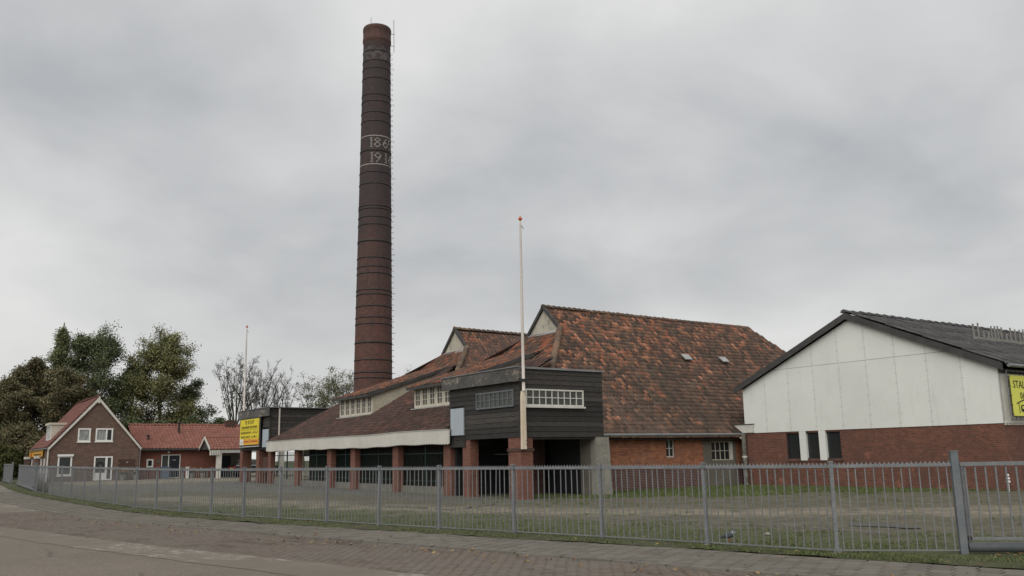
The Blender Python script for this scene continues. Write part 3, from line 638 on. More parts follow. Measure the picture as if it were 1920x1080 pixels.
def ridge_run(parent, pts, mat='ridge_tile', r=.155, step=.36, name='ridge_tile', up=-.01):
    me = None
    for a, b in zip(pts, pts[1:]):
        a, b = Vector(a), Vector(b); d = (b - a); L = d.length; d = d.normalized(); y = Vector((0, 0, 1)).cross(d).normalized(); z = d.cross(y)
        if me is None:
            v = []; n = 7
            for x, k in ((-step * .56, 1.2), (step * .54, .88)): v += [(x, r * k * math.cos(math.pi * i / (n - 1)), r * k * math.sin(math.pi * i / (n - 1)) * .9 + (.02 if x < 0 else 0)) for i in range(n)]
            m = MB(); m.add(v, [(i, i + 1, n + i + 1, n + i) for i in range(n - 1)] + [tuple(range(n))]); me = mesh_of(name, m, mat)
        for k in range(max(1, int(L / step + .5))):
            p = a + d * ((k + .5) * step) + Vector((0, 0, up + random.gauss(0, .008)))
            piece(name, me, parent, Matrix(((d.x, y.x, z.x, p.x), (d.y, y.y, z.y, p.y), (d.z, y.z, z.z, p.z), (0, 0, 0, 1))) @ Matrix.Rotation(random.gauss(0, .02), 4, 'Z'))

# ================================================================== THE TWO BARNS
RY, RZ, XG, XH = 38.15, 9.60, 28.44, 27.20
def Lz(y): return 2.6 + .94 * (y - 30.7)
def gfront(x): return 8.24 - .92 * (XG - x)
def hip_y(x): return 30.7 + (gfront(x) - 2.6) / .94
def lean_s(y): return .57 if y <= 46 else .57 - .07 * min(1, (y - 46) / 10.3)
def lean_z(x, y): return 2.86 + lean_s(y) * (x - 19.5) + .02 * math.sin(y * .9) - .03 * math.exp(-((y - 42) / 2.5) ** 2)
def gtwist(x, y):
    h = hip_y(x); t_ = max(0, min(1, (36.0 - y) / max(.05, 36.0 - h))) if h < 35.95 else 1
    return (1 - t_) * max(gfront(x), min(lean_z(x, 36.0), gfront(27.2))) + t_ * gfront(x)
def dorm_z(x): return 5.33 + .327 * (x - 21.7)
def barn(dy, label, xend, first):
    B = thing('brick_barn', (27, 31 + dy, 0), label, 'barn', 'twin tiled barns of the brickworks')
    Y = lambda y: y + dy
    rf = MB(); xe = xend
    L0 = [(23.4, Y(30.55), Lz(30.55)), (xe, Y(30.55), Lz(30.55)), (xe, Y(36.3), Lz(36.3)), (xe - 1.2, Y(RY), RZ), (XG, Y(RY), RZ), (XG, Y(hip_y(XG)), 8.24), (26.2, Y(hip_y(26.2)), gfront(26.2)), (25.0, Y(hip_y(25.0)), gfront(25.0))]
    if first: rf.quad(*[(x, y + .02, z - .17) for x, y, z in L0])
    else: rf.quad((24, Y(33.0), Lz(33.0)), *[(x, y, z) for x, y, z in [(xe, Y(33.0), Lz(33.0))] + L0[2:7]])
    rf.quad((XG, Y(RY), RZ), (xe - 1.2, Y(RY), RZ), (xe, Y(2 * RY - 33.4), Lz(33.4)), (23.4, Y(2 * RY - 33.4), Lz(33.4)), (XG, Y(2 * RY - hip_y(XG)), 8.24))
    rf.quad((XG, Y(hip_y(XG)), 8.24), (XG, Y(2 * RY - hip_y(XG)), 8.24), (XH, Y(2 * RY - hip_y(XH)), gfront(XH)), (XH, Y(hip_y(XH)), gfront(XH)))
    if first:
        for k in range(10):
            xa, xb = 25 + (XH - 25) * k / 10, 25 + (XH - 25) * (k + 1) / 10
            for j in range(4):
                ya = [hip_y(x) + (36.02 - hip_y(x)) * j / 4 for x in (xa, xb)]; yb = [hip_y(x) + (36.02 - hip_y(x)) * (j + 1) / 4 for x in (xa, xb)]
                if ya[0] < 36 and ya[1] < 36.02: rf.quad((xa, ya[0], gtwist(xa, ya[0]) - .02), (xb, ya[1], gtwist(xb, ya[1]) - .02), (xb, yb[1], gtwist(xb, yb[1]) - .02), (xa, yb[0], gtwist(xa, yb[0]) - .02))
    rf.quad((xe, Y(30.55), Lz(30.55)), (xe, Y(36.3), Lz(36.3)), (xe - 1.2, Y(RY), RZ), (xe, Y(2 * RY - 33.4), Lz(33.4)), (xe, Y(2 * RY - 33.4), 0), (xe, Y(30.55), 0))
    R = part('roof', rf, 'roof_deck', B)
    # long slope
    c_, s_ = math.cos(math.atan(.94)), math.sin(math.atan(.94)); y0 = 30.45 if first else 42.6 - dy
    z0 = Lz(y0); surf = lambda u, s: (u, Y(y0) + s * c_, z0 + s * s_ - .13 * math.sin((u - 27) / 19 * math.pi) * math.sin(s / 10.7 * math.pi) + .03 * math.sin(u * .55 + s * .4) * math.sin(s / 10.7 * math.pi))
    def ins(p):
        y = p.y - dy; z = p.z
        if y > RY - .03 or p.x > xe - .05 or p.x < 23.45: return False
        if y > 36.3 and p.x > xe - 1.2 * (y - 36.3) / (RY - 36.3): return False
        if z < 8.24: return y < hip_y(max(25, min(XG, p.x))) - .02 if p.x < XG else True
        return p.x > XG - .12
    me = pantile('roof_tile', TW, TL, 'barn_tile')
    mats = [m for m in tile_mats(surf, 23.4, xe, 0, (RY - y0) / c_, TW, TL, ins) if not (first and m.translation.x > 38.6 and m.translation.z < 4.6)]
    vis = (lambda p: in_frame(p) and 24.6 < p.x < 34.6) if first else (lambda p: in_frame(p) and p.x < 34)
    spread('roof_tile', me, R, mats, 'barn_tile', 300 if first else 200, vis, 'far_roof_tiles')
    # steep front hip under the gablet
    fs = math.sqrt(1 + .732 ** 2); surf2 = lambda u, s: (XG - s / fs, -u, gfront(XG - s / fs))
    def surf2(u, s):
        x = 25.0 + s / 1.36; return (x, -u, gtwist(x, -u) if first and -u < 36 else gfront(x))
    def ins2(p):
        y = p.y - dy; h = hip_y(p.x)
        if p.x > XG - .05 or y < h + .02 or y > 2 * RY - h - .02: return False
        return p.x > XH - .1 or (first and y < 35.95)
    me2 = pantile('hip_tile', TW, TL, 'hip_tile', 1.35)
    spread('hip_tile', me2, R, tile_mats(surf2, -Y(41.5), -Y(33.2), 0, 4.8, TW, TL, ins2), 'hip_tile', 60, in_frame, 'far_hip_tiles')
    ridge_run(R, [(XG - .1, Y(RY), RZ + .02), (xe - 1.2, Y(RY), RZ - .10)])
    hp = [(XG - .05, Y(hip_y(XG)) + .02, 8.24), (26.2, Y(hip_y(26.2)), gfront(26.2))] + ([(25.0, hip_y(25.), gfront(25.))] if first else [])
    ridge_run(R, hp, r=.15, name='hip_ridge_tile', up=.05)
    # gablet
    gb = MB(); yb = hip_y(XG); gb.prism([(XG - .02, Y(yb + .06), 8.22), (XG - .02, Y(2 * RY - yb - .06), 8.22), (XG - .02, Y(RY), RZ - .05)], (.12, 0, 0)); G = part('gablet', gb, 'cream', B)
    for sgn in (1, -1):
        a, b = Vector((XG - .07, Y(RY), RZ + .04)), Vector((XG - .07, Y(RY - sgn * (RY - yb + .12)), 8.14)); part('verge_board', MB().bar(a, b, .16, .15, up=(1, 0, 0)), 'barge', G)
    fl = MB(); n = 26
    for k in range(n):
        ya, yb2 = yb + .1 + (2 * (RY - yb) - .2) * k / n, yb + .1 + (2 * (RY - yb) - .2) * (k + 1) / n
        fl.quad((XG - .03, Y(ya), 8.27), (XG - .03, Y(yb2), 8.27), (XG - .30, Y(yb2), 8.09 - (.04 if k % 2 else 0)), (XG - .30, Y(ya), 8.09 - (.04 if k % 2 else 0)))
    part('flashing', fl, 'lead', G)
    # dormer
    d0, d1, XD = Y(35.95), Y(40.5), 21.72
    for y_, nm in ((d0, 'cheek'), (d1 - .06, 'cheek')):
        c = MB(); pts = []
        for k in range(13):
            x = XD + (26.7 - XD) * k / 12; pts.append((x, lean_z(x, y_) - .05, max(dorm_z(x) - .10, lean_z(x, y_) - .04)))
        c.prism([(x, y_, a) for x, a, b in pts] + [(x, y_, b) for x, a, b in reversed(pts)], (0, .06, 0)); part('dormer_cheek', c, 'cheek', B)
    rm = MB(); rm.prism([(XD - .35, d0 - .16, dorm_z(XD - .35) - .10), (27.25, d0 - .16, dorm_z(27.25) - .03), (27.25, d0 - .16, dorm_z(27.25) - .01), (XD - .35, d0 - .16, dorm_z(XD - .35) - .01)], (0, d1 - d0 + .3, 0)); DR = part('dormer_roof', rm, 'barge', B)
    for y_ in (d0 - .2, d1 + .14): part('verge_board', MB().bar((XD - .4, y_, dorm_z(XD - .4) - .05), (25.9 if first else 26.6, y_, dorm_z(25.9 if first else 26.6) - .02), .045, .17), 'barge', DR)
    part('eave_board', MB().box(XD - .42, XD - .36, d0 - .2, d1 + .16, dorm_z(XD - .4) - .13, dorm_z(XD - .4) + .01), 'barge', DR)
    c2 = math.sqrt(1 + .327 ** 2)
    spread('roof_tile', pantile('roof_tile', TW, TL, 'hip_tile', 1.3), DR, tile_mats(lambda u, s: (XD - .4 + s / c2, -u, dorm_z(XD - .4 + s / c2)), -(d1 + .15), -(d0 - .15), 0, 6.1, TW, TL, lambda p: p.x < 27.35), 'hip_tile', 120, in_frame, 'far_roof_tiles')
    zb = lean_z(XD, (d0 + d1) / 2) + .03; zt = dorm_z(XD) - .13; n = 6
    part('dormer_sill', MB().box(XD - .22, XD - .02, d0 - .03, d1 + .03, zb - .07, zb - .03), 'lead', B)
    W_ = MB(); W_.box(XD + .02, XD + .10, d0 + .06, d1 - .06, zb - .2, zt + .05); part('dormer_wall', W_, 'black', B)
    for k in range(n):
        a = d0 + .03 + (d1 - d0 - .06) * k / n; b = d0 + .03 + (d1 - d0 - .06) * (k + 1) / n
        window(B, 'X', XD, a + .012, b - .012, zb, zt, 2, 3, 'cream_paint', 'dusty', fw=.13, bw=.032, d=.05, name='casement', back=-.0)
    return B, R
BARN, BROOF = barn(0, 'front brick barn with orange mottled tile roof, cream gablet and two roof lights', 46.2, True)
barn(9.45, 'rear barn of the pair, with its own cream gablet, partly hidden behind the front barn', 44.0, False)
# front barn: long brick wall towards the grass
W1, W2 = (30.13, 30.70, 1.47, 2.31), (33.21, 34.75, 1.28, 2.19)
wall = part('wall', wall_boxes('Y', 31.0, .3, 24.0, 36.3, -.2, 2.52, [W1, W2]), 'barn_brick', BARN)
part('plinth', wall_boxes('Y', 30.96, .04, 24.45, 32.58, -.1, 1.03, []), 'plinth_brick', BARN); part('plinth', wall_boxes('Y', 30.96, .04, 35.0, 36.2, -.1, .98, []), 'plinth_brick', BARN)
cp = wall_boxes('Y', 30.982, .018, 32.62, 34.96, -.05, 2.3, [W2]); cp.box(32.1, 34.4, 30.984, 31.0, 2.302, 2.5); part('cement_patch', cp, 'cement', BARN)
for k in range(2):
    a = W1[0] + .0
w = window(BARN, 'Y', 31.10, *W1, 2, 2, 'white', 'glass', fw=.045, bw=.035, d=.03, label='small arched window with four panes')
ar = MB(); cxw = (W1[0] + W1[1]) / 2
for k in range(6):
    t_ = math.radians(40 + 100 * (k + .5) / 6); p = Vector((cxw - .45 * math.cos(t_), 30.985, 2.0 + .42 * math.sin(t_))); ar.obox(p, Vector((-math.sin(t_), 0, -math.cos(t_))) * .045 if False else Vector((.045, 0, 0)), (0, .02, 0), (0, 0, .055))
part('brick_arch', ar, 'dark_brick', w)
w = window(BARN, 'Y', 31.08, W2[0], W2[1] - .14, W2[2], W2[3], 4, 2, 'cream_paint', 'glass', fw=.035, bw=.03, d=.02, label='wide cottage window with eight panes in the cement patch')
part('reveal', MB().box(W2[1] - .14, W2[1], 31.0, 31.14, W2[2], W2[3]), 'white', w)
gt = MB(); gt.tube([(24.02, 30.5, 2.50), (35.4, 30.5, 2.53)], .065, 8); part('gutter', gt, 'zinc', BARN)
part('eave_board', MB().box(24.05, 36.0, 30.62, 30.66, 2.38, 2.52), 'barge', BARN)
for sx, half in ((36.16, .29), (39.2, .27)):
    sk = MB(); c_, s_ = math.cos(math.atan(.94)), math.sin(math.atan(.94)); up = Vector((0, c_, s_)); nn = Vector((0, -s_, c_)); c = Vector((sx, 35.26, Lz(35.26))) + nn * .10
    sk.obox(c, (half, 0, 0), up * .24, nn * .02); S = part('roof_light', sk, 'zinc', BROOF)
    for k in range(4):
        o = Vector((-half + 2 * half * (k + .5) / 4, 0, 0)); part('rib', MB().obox(c + o + nn * .035, (half * .17, 0, 0), up * .35, nn * .014), 'white_clean', BROOF) if False else None
    rb = MB()
    for k in range(4): rb.obox(c + Vector((-half + 2 * half * (k + .5) / 4, 0, 0)) + nn * .035, (half * .15, 0, 0), up * .23, nn * .014)
    o = bpy.data.objects.new('glazing_rib', mesh_of('glazing_rib', rb, 'lead')); link(o, BROOF)

# ================================================================== OPEN PORCH between the timber boxes
PO = thing('open_porch', (19.6, 45, 0), 'long open porch with sagging brown tile roof, white fascia and row of brick piers', 'porch')
PY0, PY1 = 33.42, 56.35
rd = MB(); NY = 46
def topx(y):
    a = abs((y - 42.9) if y < 47.6 else (y - 47.6 - 4.7)); 
    if y < 35.9: return 25.6
    if y > 52.3: return 26.4 - (y - 52.3) * .45
    if 40.5 < y < 45.4: return 23.75 + (abs(y - 42.9) / 2.0) * 3.1
    return 26.85
for k in range(NY):
    ya, yb = PY0 + (PY1 - PY0) * k / NY, PY0 + (PY1 - PY0) * (k + 1) / NY; xa, xb = min(26.85, topx(ya)), min(26.85, topx(yb))
    rd.quad((19.45, ya, lean_z(19.45, ya) - .03), (19.45, yb, lean_z(19.45, yb) - .03), (xb, yb, lean_z(xb, yb) - .03), (xa, ya, lean_z(xa, ya) - .03))
PR = part('roof', rd, 'roof_deck', PO)
def lsurf(u, s):
    y = -u; x = 19.42 + s / math.sqrt(1 + lean_s(y) ** 2); return (x, y, lean_z(x, y))
def lin(p):
    if p.x > min(26.85, topx(p.y)) or p.y > PY1 - .05: return False
    for dy in (0, 9.45):
        if 35.95 + dy < p.y < 40.5 + dy and p.x > 21.62: return False
    return True
spread('roof_tile', pantile('roof_tile', TW, TL, 'porch_tile', 1.7), PR, tile_mats(lsurf, -PY1, -PY0, 0, 8.6, TW, TL, lin), 'porch_tile', 300, lambda p: in_frame(p) and p.x < 24.5 and p.y > 35, 'far_roof_tiles')
part('verge_flashing', MB().bar((20.0, PY1 + .02, lean_z(20.0, PY1) + .06), (24.6, PY1 + .02, lean_z(24.6, PY1) + .08), .05, .04), 'lead', PR)
fa = MB(); V = []; n = 190
def ftop(y): return 2.84 + .008 * math.sin(y * .9) - .03 * math.exp(-((y - 42) / 2.6) ** 2) + .012 * math.exp(-((y - 38) / 1.5) ** 2)
for k in range(n + 1):
    y = 33.1 + (56.2 - 33.1) * k / n; zt = ftop(y); zb = zt - .58 - .015 * math.sin(y * 2.3) - (.05 if k % 2 else 0)
    V += [(19.40, y, zt), (19.40, y, zb), (19.45, y, zb), (19.45, y, zt)]
fa.add(V, [(4 * k + i, 4 * k + (i + 1) % 4, 4 * k + 4 + (i + 1) % 4, 4 * k + 4 + i) for k in range(n) for i in range(4)] + [(0, 1, 2, 3), (4 * n, 4 * n + 1, 4 * n + 2, 4 * n + 3)])
part('fascia', fa, 'white_fascia', PO)
cap = MB(); V = []
for k in range(61):
    y = 33.1 + (56.2 - 33.1) * k / 60; V += [(19.37, y, ftop(y) + .004), (19.50, y, ftop(y) + .004), (19.50, y, ftop(y) + .03), (19.37, y, ftop(y) + .03)]
cap.add(V, [(4 * k + i, 4 * k + (i + 1) % 4, 4 * k + 4 + (i + 1) % 4, 4 * k + 4 + i) for k in range(60) for i in range(4)]); part('fascia_cap', cap, 'strip', PO)
PIERS = [33.78, 38.70, 43.57, 46.71, 51.71, 56.38]
for y in PIERS:
    z0 = gz(0, y); part('pier', MB().box(19.7, 20.0, y - .29, y + .29, z0 - .2, 2.50), 'pier_brick', PO)
RX = 20.02
for a, b in zip(PIERS, PIERS[1:]):
    a, b = a + .295, b - .295; z0 = gz(0, (a + b) / 2)
    part('plinth', MB().box(RX - .08, RX + .12, a, b, z0 - .1, z0 + .34), 'plinthconc', PO)
    for z in (.55, 1.78): part('railing_rail', MB().box(RX - .02, RX + .02, a, b, z0 + z, z0 + z + .045), 'green_rail', PO)
    part('railing_post', MB().box(RX - .03, RX + .03, (a + b) / 2 - .03, (a + b) / 2 + .03, z0 + .3, z0 + 2.2), 'green_rail', PO)
    bm = mesh_of('railing_bar', MB().box(-.008, .008, -.008, .008, .36, 2.02), 'green_rail')
    nb = int((b - a) / .135)
    for k in range(nb): piece('railing_bar', bm, PO, Matrix.Translation((RX + .035, a + (b - a) * (k + .5) / nb, z0)))
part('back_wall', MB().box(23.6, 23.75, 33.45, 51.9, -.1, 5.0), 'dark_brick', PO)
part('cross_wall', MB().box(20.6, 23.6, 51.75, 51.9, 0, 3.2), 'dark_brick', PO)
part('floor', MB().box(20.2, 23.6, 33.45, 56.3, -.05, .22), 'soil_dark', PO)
vl = MB(); n = 24
for k in range(n): vl.prism([(21.9, 52.5 + 3.6 * k / n, 2.42), (21.9, 52.5 + 3.6 * (k + 1) / n, 2.42), (21.9, 52.5 + 3.6 * (k + 1) / n, 1.95), (21.9, 52.5 + 3.6 * (k + .5) / n, 1.88), (21.9, 52.5 + 3.6 * k / n, 1.95)], (.03, 0, 0))
part('valance', vl, 'white_fascia', PO, label='short white scalloped valance in the end bay')
part('end_screen', wall_boxes('X', 23.3, .06, 52.0, 56.2, .2, 1.8, [(52.6, 53.6, .9, 1.6), (54.4, 55.6, .5, 1.6)]), 'conc', PO)

# ================================================================== TIMBER BOXES
def board_row(name, parent, axis, pos, a0, a1, z, h, holes):
    segs = [(a0, a1)]
    for h0, h1, hz0, hz1 in holes:
        if z + h * .85 > hz0 and z + h * .15 < hz1:
            segs = [q for s in segs for q in ((s[0], min(s[1], h0)), (max(s[0], h1), s[1])) if q[1] - q[0] > .03]
    for p, q in segs:
        j = [random.gauss(0, .006) for _ in range(4)]; dd = .035 + random.uniform(-.006, .008); m = MB()
        pr = lambda a, d, zz: (pos - d, a, zz) if axis == 'X' else (a, pos - d, zz)
        A = [pr(p, 0, z), pr(p, dd, z + j[0]), pr(p, .012, z + h + .012 + j[1]), pr(p, 0, z + h + .01)]
        B = [pr(q, 0, z), pr(q, dd, z + j[2]), pr(q, .012, z + h + .012 + j[3]), pr(q, 0, z + h + .01)]
        m.add(A + B, [(0, 1, 2, 3), (4, 7, 6, 5), (0, 4, 5, 1), (1, 5, 6, 2), (2, 6, 7, 3), (3, 7, 4, 0)]); part(name, m, 'board', parent)
BH = .203
def core(parent, x0, x1, y0, y1, z0, z1): part('core', MB().box(x0, x1, y0, y1, z0, z1), 'black', parent)
TB = thing('timber_box', (21.8, 30.7, 0), 'raised black timber box on brick piers, nearer one, with a white nine pane window', 'timber shed')
X0, YR, YL = 19.6, 28.0, 33.4
core(TB, X0 + .06, 23.75 - .03, YR + .06, YL, 2.40, 4.99); core(TB, X0 + .06, 21.0, 32.14, YL, 2.08, 2.40)
WL, WR = (28.42, 31.15, 3.56, 4.225), (19.84, 22.72, 3.565, 4.225); HT = (32.14, 33.2, 2.56, 3.70)
for k in range(13):
    z = 2.37 + k * BH; board_row('board', TB, 'Y', YR + .04, X0 + .02, 23.77, z, BH, [WR])
    if z + BH < 4.75: board_row('board', TB, 'X', X0 + .04, YR + .06, YL, z, BH, [WL, HT])
board_row('board', TB, 'X', X0 + .04, 32.12, YL, 2.07, .30, [HT])
for (a, b) in (((X0 - .03, X0 + .06), (YR - .03, YR + .07)), ((X0 - .01, X0 + .05), (32.10, 32.15))): part('corner_post', MB().box(*a, *b, 2.34 if b[0] < 30 else 2.06, 4.98 if b[0] < 30 else 2.5), 'board', TB)
window(TB, 'X', X0, *WL, 8, 2, 'galv_dark', 'dusty', fw=.06, bw=.03, d=.045, label='grey framed sixteen pane window', back=-.0)
window(TB, 'Y', YR, *WR, 9, 2, 'white', 'dusty', fw=.06, bw=.032, d=.045, sill=.10, label='white framed eighteen pane window', back=-.0)
h = part('hatch', MB().box(X0 - .05, X0 + .0, *HT), 'hatch', TB)
for k in range(5): part('hatch_board', MB().box(X0 - .058, X0 - .051, HT[0] + .02 + k * .206, HT[0] + .02 + k * .206 + .196, HT[2] + .01, HT[3] - .01), 'hatch', h)
def fascia(parent, y0, y1, cuts, xr=23.78):
    for a, b in zip([y0] + cuts, cuts + [y1]): part('fascia_board', MB().box(19.40, 19.47, a + .006, b - .006, 4.50 + random.uniform(-.01, .01), 5.04), 'fascia', parent)
    part('soffit', MB().box(19.47, 19.62, y0, y1, 4.56, 4.60), 'barge', parent); part('roof_slab', MB().box(19.475, xr, y0 + .12, y1 - .02, 4.995, 5.04), 'barge', parent)
    part('roof_trim', MB().box(19.36, 19.50, y0 - .02, y1 + .02, 5.042, 5.08), 'zinc', parent)
fascia(TB, 27.86, 33.7, [28.2, 30.7])
part('fascia_board', MB().box(19.472, 19.62, 27.87, 27.95, 4.52, 5.04), 'fascia', TB)
part('roof_trim', MB().box(19.62, 23.82, YR - .06, YR + .02, 5.0, 5.075), 'zinc', TB)
part('pier', MB().box(19.64, 20.05, 31.76, 32.36, -.2, 2.36), 'pier_brick', TB)
part('pier', MB().box(19.64, 20.2, 28.06, 28.92, -.2, 2.36), 'pier_brick', TB); part('pier_band', MB().box(19.60, 20.24, 28.02, 28.96, 1.83, 1.95), 'dark_brick', TB)
part('pier', MB().box(22.7, 23.1, 31.2, 31.6, -.2, 2.36), 'dark_brick', TB)
part('lintel_board', MB().box(19.66, 23.32, 28.08, 28.2, 2.28, 2.38), 'board', TB)
cw = MB(); cw.prism([(23.33, 28.02, -.1), (24.14, 28.02, -.1), (24.03, 28.02, 2.36), (23.33, 28.02, 2.36)], (0, .35, 0)); part('concrete_pier', cw, 'conc', TB)
part('side_wall', MB().box(23.36, 23.68, 28.37, 29.1, -.1, 2.36), 'cement', TB)
part('back_wall', MB().box(19.9, 23.4, 33.3, 33.44, -.1, 2.4), 'black', TB); part('inner_wall', MB().box(23.40, 23.6, 29.1, 33.3, -.1, 2.36), 'black', TB)
part('crossbar', MB().box(20.6, 20.66, 29.4, 31.4, 1.72, 1.76), 'iron', TB)

LB = thing('timber_box', (21.8, 59.6, .2), 'raised black timber box farther left, behind the yellow for-sale sign', 'timber shed')
Y0, Y1 = 56.20, 62.3
core(LB, X0 + .06, 25.5, Y0 + .06, Y1, 2.42, 4.99)
HL = (56.32, 57.45, 2.52, 3.66)
for k in range(13):
    z = 2.39 + k * BH; board_row('board', LB, 'Y', Y0 + .04, X0 + .02, 25.5, z, BH, [])
    if z + BH < 4.75: board_row('board', LB, 'X', X0 + .04, Y0 + .06, Y1, z, BH, [HL])
part('corner_post', MB().box(X0 - .03, X0 + .06, Y0 - .03, Y0 + .07, 2.34, 4.98), 'board', LB)
h = part('hatch', MB().box(X0 - .05, X0, *HL), 'hatch', LB)
fascia(LB, Y0 - .25, Y1 - .05, [56.5, 59.6], 25.5)
part('roof_trim', MB().box(19.62, 25.6, Y0 - .06, Y0 + .02, 5.0, 5.075), 'zinc', LB)
part('downpipe', MB().tube([(20.2, Y0 - .06, 5.0), (20.2, Y0 - .06, 2.9)], .055, 8), 'pole_white', LB)
for y in (58.55, 62.0): part('pier', MB().box(19.66, 20.3, y - .28, y + .28, 0, 2.40), 'pier_brick', LB)
part('sill_beam', MB().box(19.66, 25, Y0 + .1, Y1, 2.36, 2.41), 'barge', LB)
part('meter_board', MB().box(19.8, 19.9, 57.0, 57.9, .9, 1.9), 'plank', LB)
part('back_wall', MB().box(24.2, 24.4, Y0, 60.0, 0, 2.38), 'dark_brick', LB)
# ================================================================== SIGNS AND FLAGPOLES
SG = thing('for_sale_sign', (19.430, 60.35, 2.6), 'yellow and orange TE KOOP board in a dark frame on the far timber box', 'sign')
sy0, sy1, sz0, sz1 = 57.62, 61.45, 2.72, 4.42
part('frame', MB().box(19.380, 19.450, sy0 - .12, sy1 + .12, sz0 - .16, sz1 + .06), 'barge', SG)
part('panel', MB().box(19.340, 19.378, sy0, sy1, sz0 + .40, sz1), 'yellow', SG); part('lower_panel', MB().box(19.340, 19.378, sy0, sy1 - .75, sz0, sz0 + .396), 'sign_orange', SG); part('white_panel', MB().box(19.340, 19.378, sy1 - .745, sy1, sz0, sz0 + .396), 'white_clean', SG)
part('lower_trim', MB().box(19.330, 19.379, sy0 - .1, sy1 + .1, sz0 - .15, sz0 - .10), 'strip', SG)
cxm = (sy0 + sy1) / 2; ty = (0, -1, 0); tz = (0, 0, 1)
text_mesh('TE KOOP', .36, (19.335, cxm, 4.20), ty, tz, 'ink', 'lettering', SG, width=1.9); text_mesh('STEENFABRIEK FIVELMONDE', .24, (19.335, cxm, 3.87), ty, tz, 'ink', 'lettering', SG, width=3.3)
text_mesh('BEDRIJFSGEBOUW   \u00b1 4.125 m\u00b2', .2, (19.335, cxm, 3.52), ty, tz, 'ink', 'lettering', SG, width=3.4); text_mesh('PERCEEL (GROOT)   \u00b1 21.485 m\u00b2', .2, (19.335, cxm, 3.24), ty, tz, 'ink', 'lettering', SG, width=3.2)
part('rule', MB().box(19.330, 19.336, sy0 + .2, sy1 - .2, 3.70, 3.715), 'ink', SG)
pr = MB()
for a, b, z in ((57.77, 59.07, 2.93), (59.57, 60.57, 2.93)):
    for k in range(9): pr.box(19.330, 19.336, a + (b - a) * k / 9, a + (b - a) * (k + .75) / 9, z - .03, z + .03 + .02 * (k % 3))
pr.box(19.330, 19.336, 59.27, 59.37, 2.85, 3.08); pr.box(19.330, 19.336, 60.9, 61.2, 2.86, 2.9); part('fine_print', pr, 'red_ink', SG)
def flagpole(x, y, z0, zt, label, foot):
    g = thing('flagpole', (x, y, z0), label, 'flagpole', 'white flagpoles with orange knobs on the timber boxes'); P = lambda z: Vector((x, y, z))
    part('pole', MB().tube([P(z0 + (2.2 if foot else 0)), P(z0 + 4), P(zt - .25), P(zt - .14)], [.062, .058, .04, .03], 10), 'pole_white', g, True)
    k = MB(); k.lathe((x, y, zt - .14), [(.02, 0), (.035, .03), (.075, .07), (.085, .11), (.06, .15), (.02, .18), (.02, .22)], 10); part('knob', k, 'orange', g, True)
    part('halyard_arm', MB().tube([P(zt - .28), P(zt - .45) + rgt * .13], .012, 5), 'iron', g)
    if foot:
        f = MB(); f.prism([P(z0) + Vector((-.1, .0, 0)), P(z0) + Vector((.1, -.0, 0)), P(z0 + 1.95) + Vector((.085, 0, 0)), P(z0 + 2.2) + Vector((.055, 0, 0)), P(z0 + 2.2) + Vector((-.055, 0, 0)), P(z0 + 1.95) + Vector((-.085, 0, 0))], (0, .12, 0))
        part('foot_post', f, 'pole_wood', g); part('strap', MB().box(x - .10, x + .10, y - .09, y + .13, z0 + 2.56, z0 + 2.66), 'iron', g)
        ho = MB(); ho.tube([P(z0 + .32) + Vector((.04, -.03, 0)), P(z0 + .34) + Vector((.05, -.07, 0)), P(z0 + .22) + Vector((.05, -.09, 0)), P(z0 + .16) + Vector((.05, -.05, 0))], .012, 6); part('cleat', ho, 'iron', g)
    return g
flagpole(19.58, 27.72, 1.91, 10.98, 'tall white flagpole strapped to the corner of the nearer timber box', True)
flagpole(19.55, 61.5, 5.06, 11.05, 'white flagpole standing on the farther timber box above the yellow sign', False)

# ================================================================== CHIMNEY
CX, CY, CT = 31.05, 65.0, 38.42
def crad(z): return 1.637 - .0128 * z
CH = thing('brick_chimney', (CX, CY, .2), 'tall tapering red brick factory chimney blackened at the top with the dates 1865 and 1916', 'chimney')
def revolve(prof, n=56, uv=True):
    V = [(CX + r * math.cos(2 * math.pi * k / n), CY + r * math.sin(2 * math.pi * k / n), z) for r, z in prof for k in range(n)]
    Q = [(i * n + k, i * n + (k + 1) % n, (i + 1) * n + (k + 1) % n, (i + 1) * n + k) for i in range(len(prof) - 1) for k in range(n)]
    return V, Q
prof = [(crad(z), z) for z in np.linspace(0, 36.9, 30)] + [(crad(37) + .03, 37.0), (crad(37) + .06, 37.06), (crad(37.4) + .06, 37.36), (crad(37.4) + .035, 37.42), (crad(38) + .05, 38.05), (crad(38) + .075, 38.1), (crad(38.8) + .075, CT - .1), (crad(38.8) + .03, CT), (.85, CT), (.85, CT - 2)]
V, Q = revolve(prof); me = np_mesh('shaft', V, Q, 'chimney_brick', True); n = 56
uvl = me.uv_layers.new(name='UVMap'); li = np.empty(len(me.loops), np.int32); me.loops.foreach_get('vertex_index', li)
k_ = np.arange(len(me.loops)) ; uv = np.zeros((len(li), 2), np.float32)
seg = li % n; first = np.repeat(np.array([q[0] for q in Q]) % n, 4); seg = np.where((first == n - 1) & (seg == 0), n, seg)
uv[:, 0] = seg / n * 2 * np.pi * 1.4; uv[:, 1] = np.array(V)[li][:, 2]; uvl.data.foreach_set('uv', uv.ravel())
o = bpy.data.objects.new('shaft', me); link(o, CH)
def ring(name, z, h, d, mat):
    V, Q = revolve([(crad(z) - .02, z - h / 2), (crad(z) + d, z - h / 2), (crad(z) + d, z + h / 2), (crad(z) - .02, z + h / 2)]); o = bpy.data.objects.new(name, np_mesh(name, V, Q, mat)); link(o, CH)
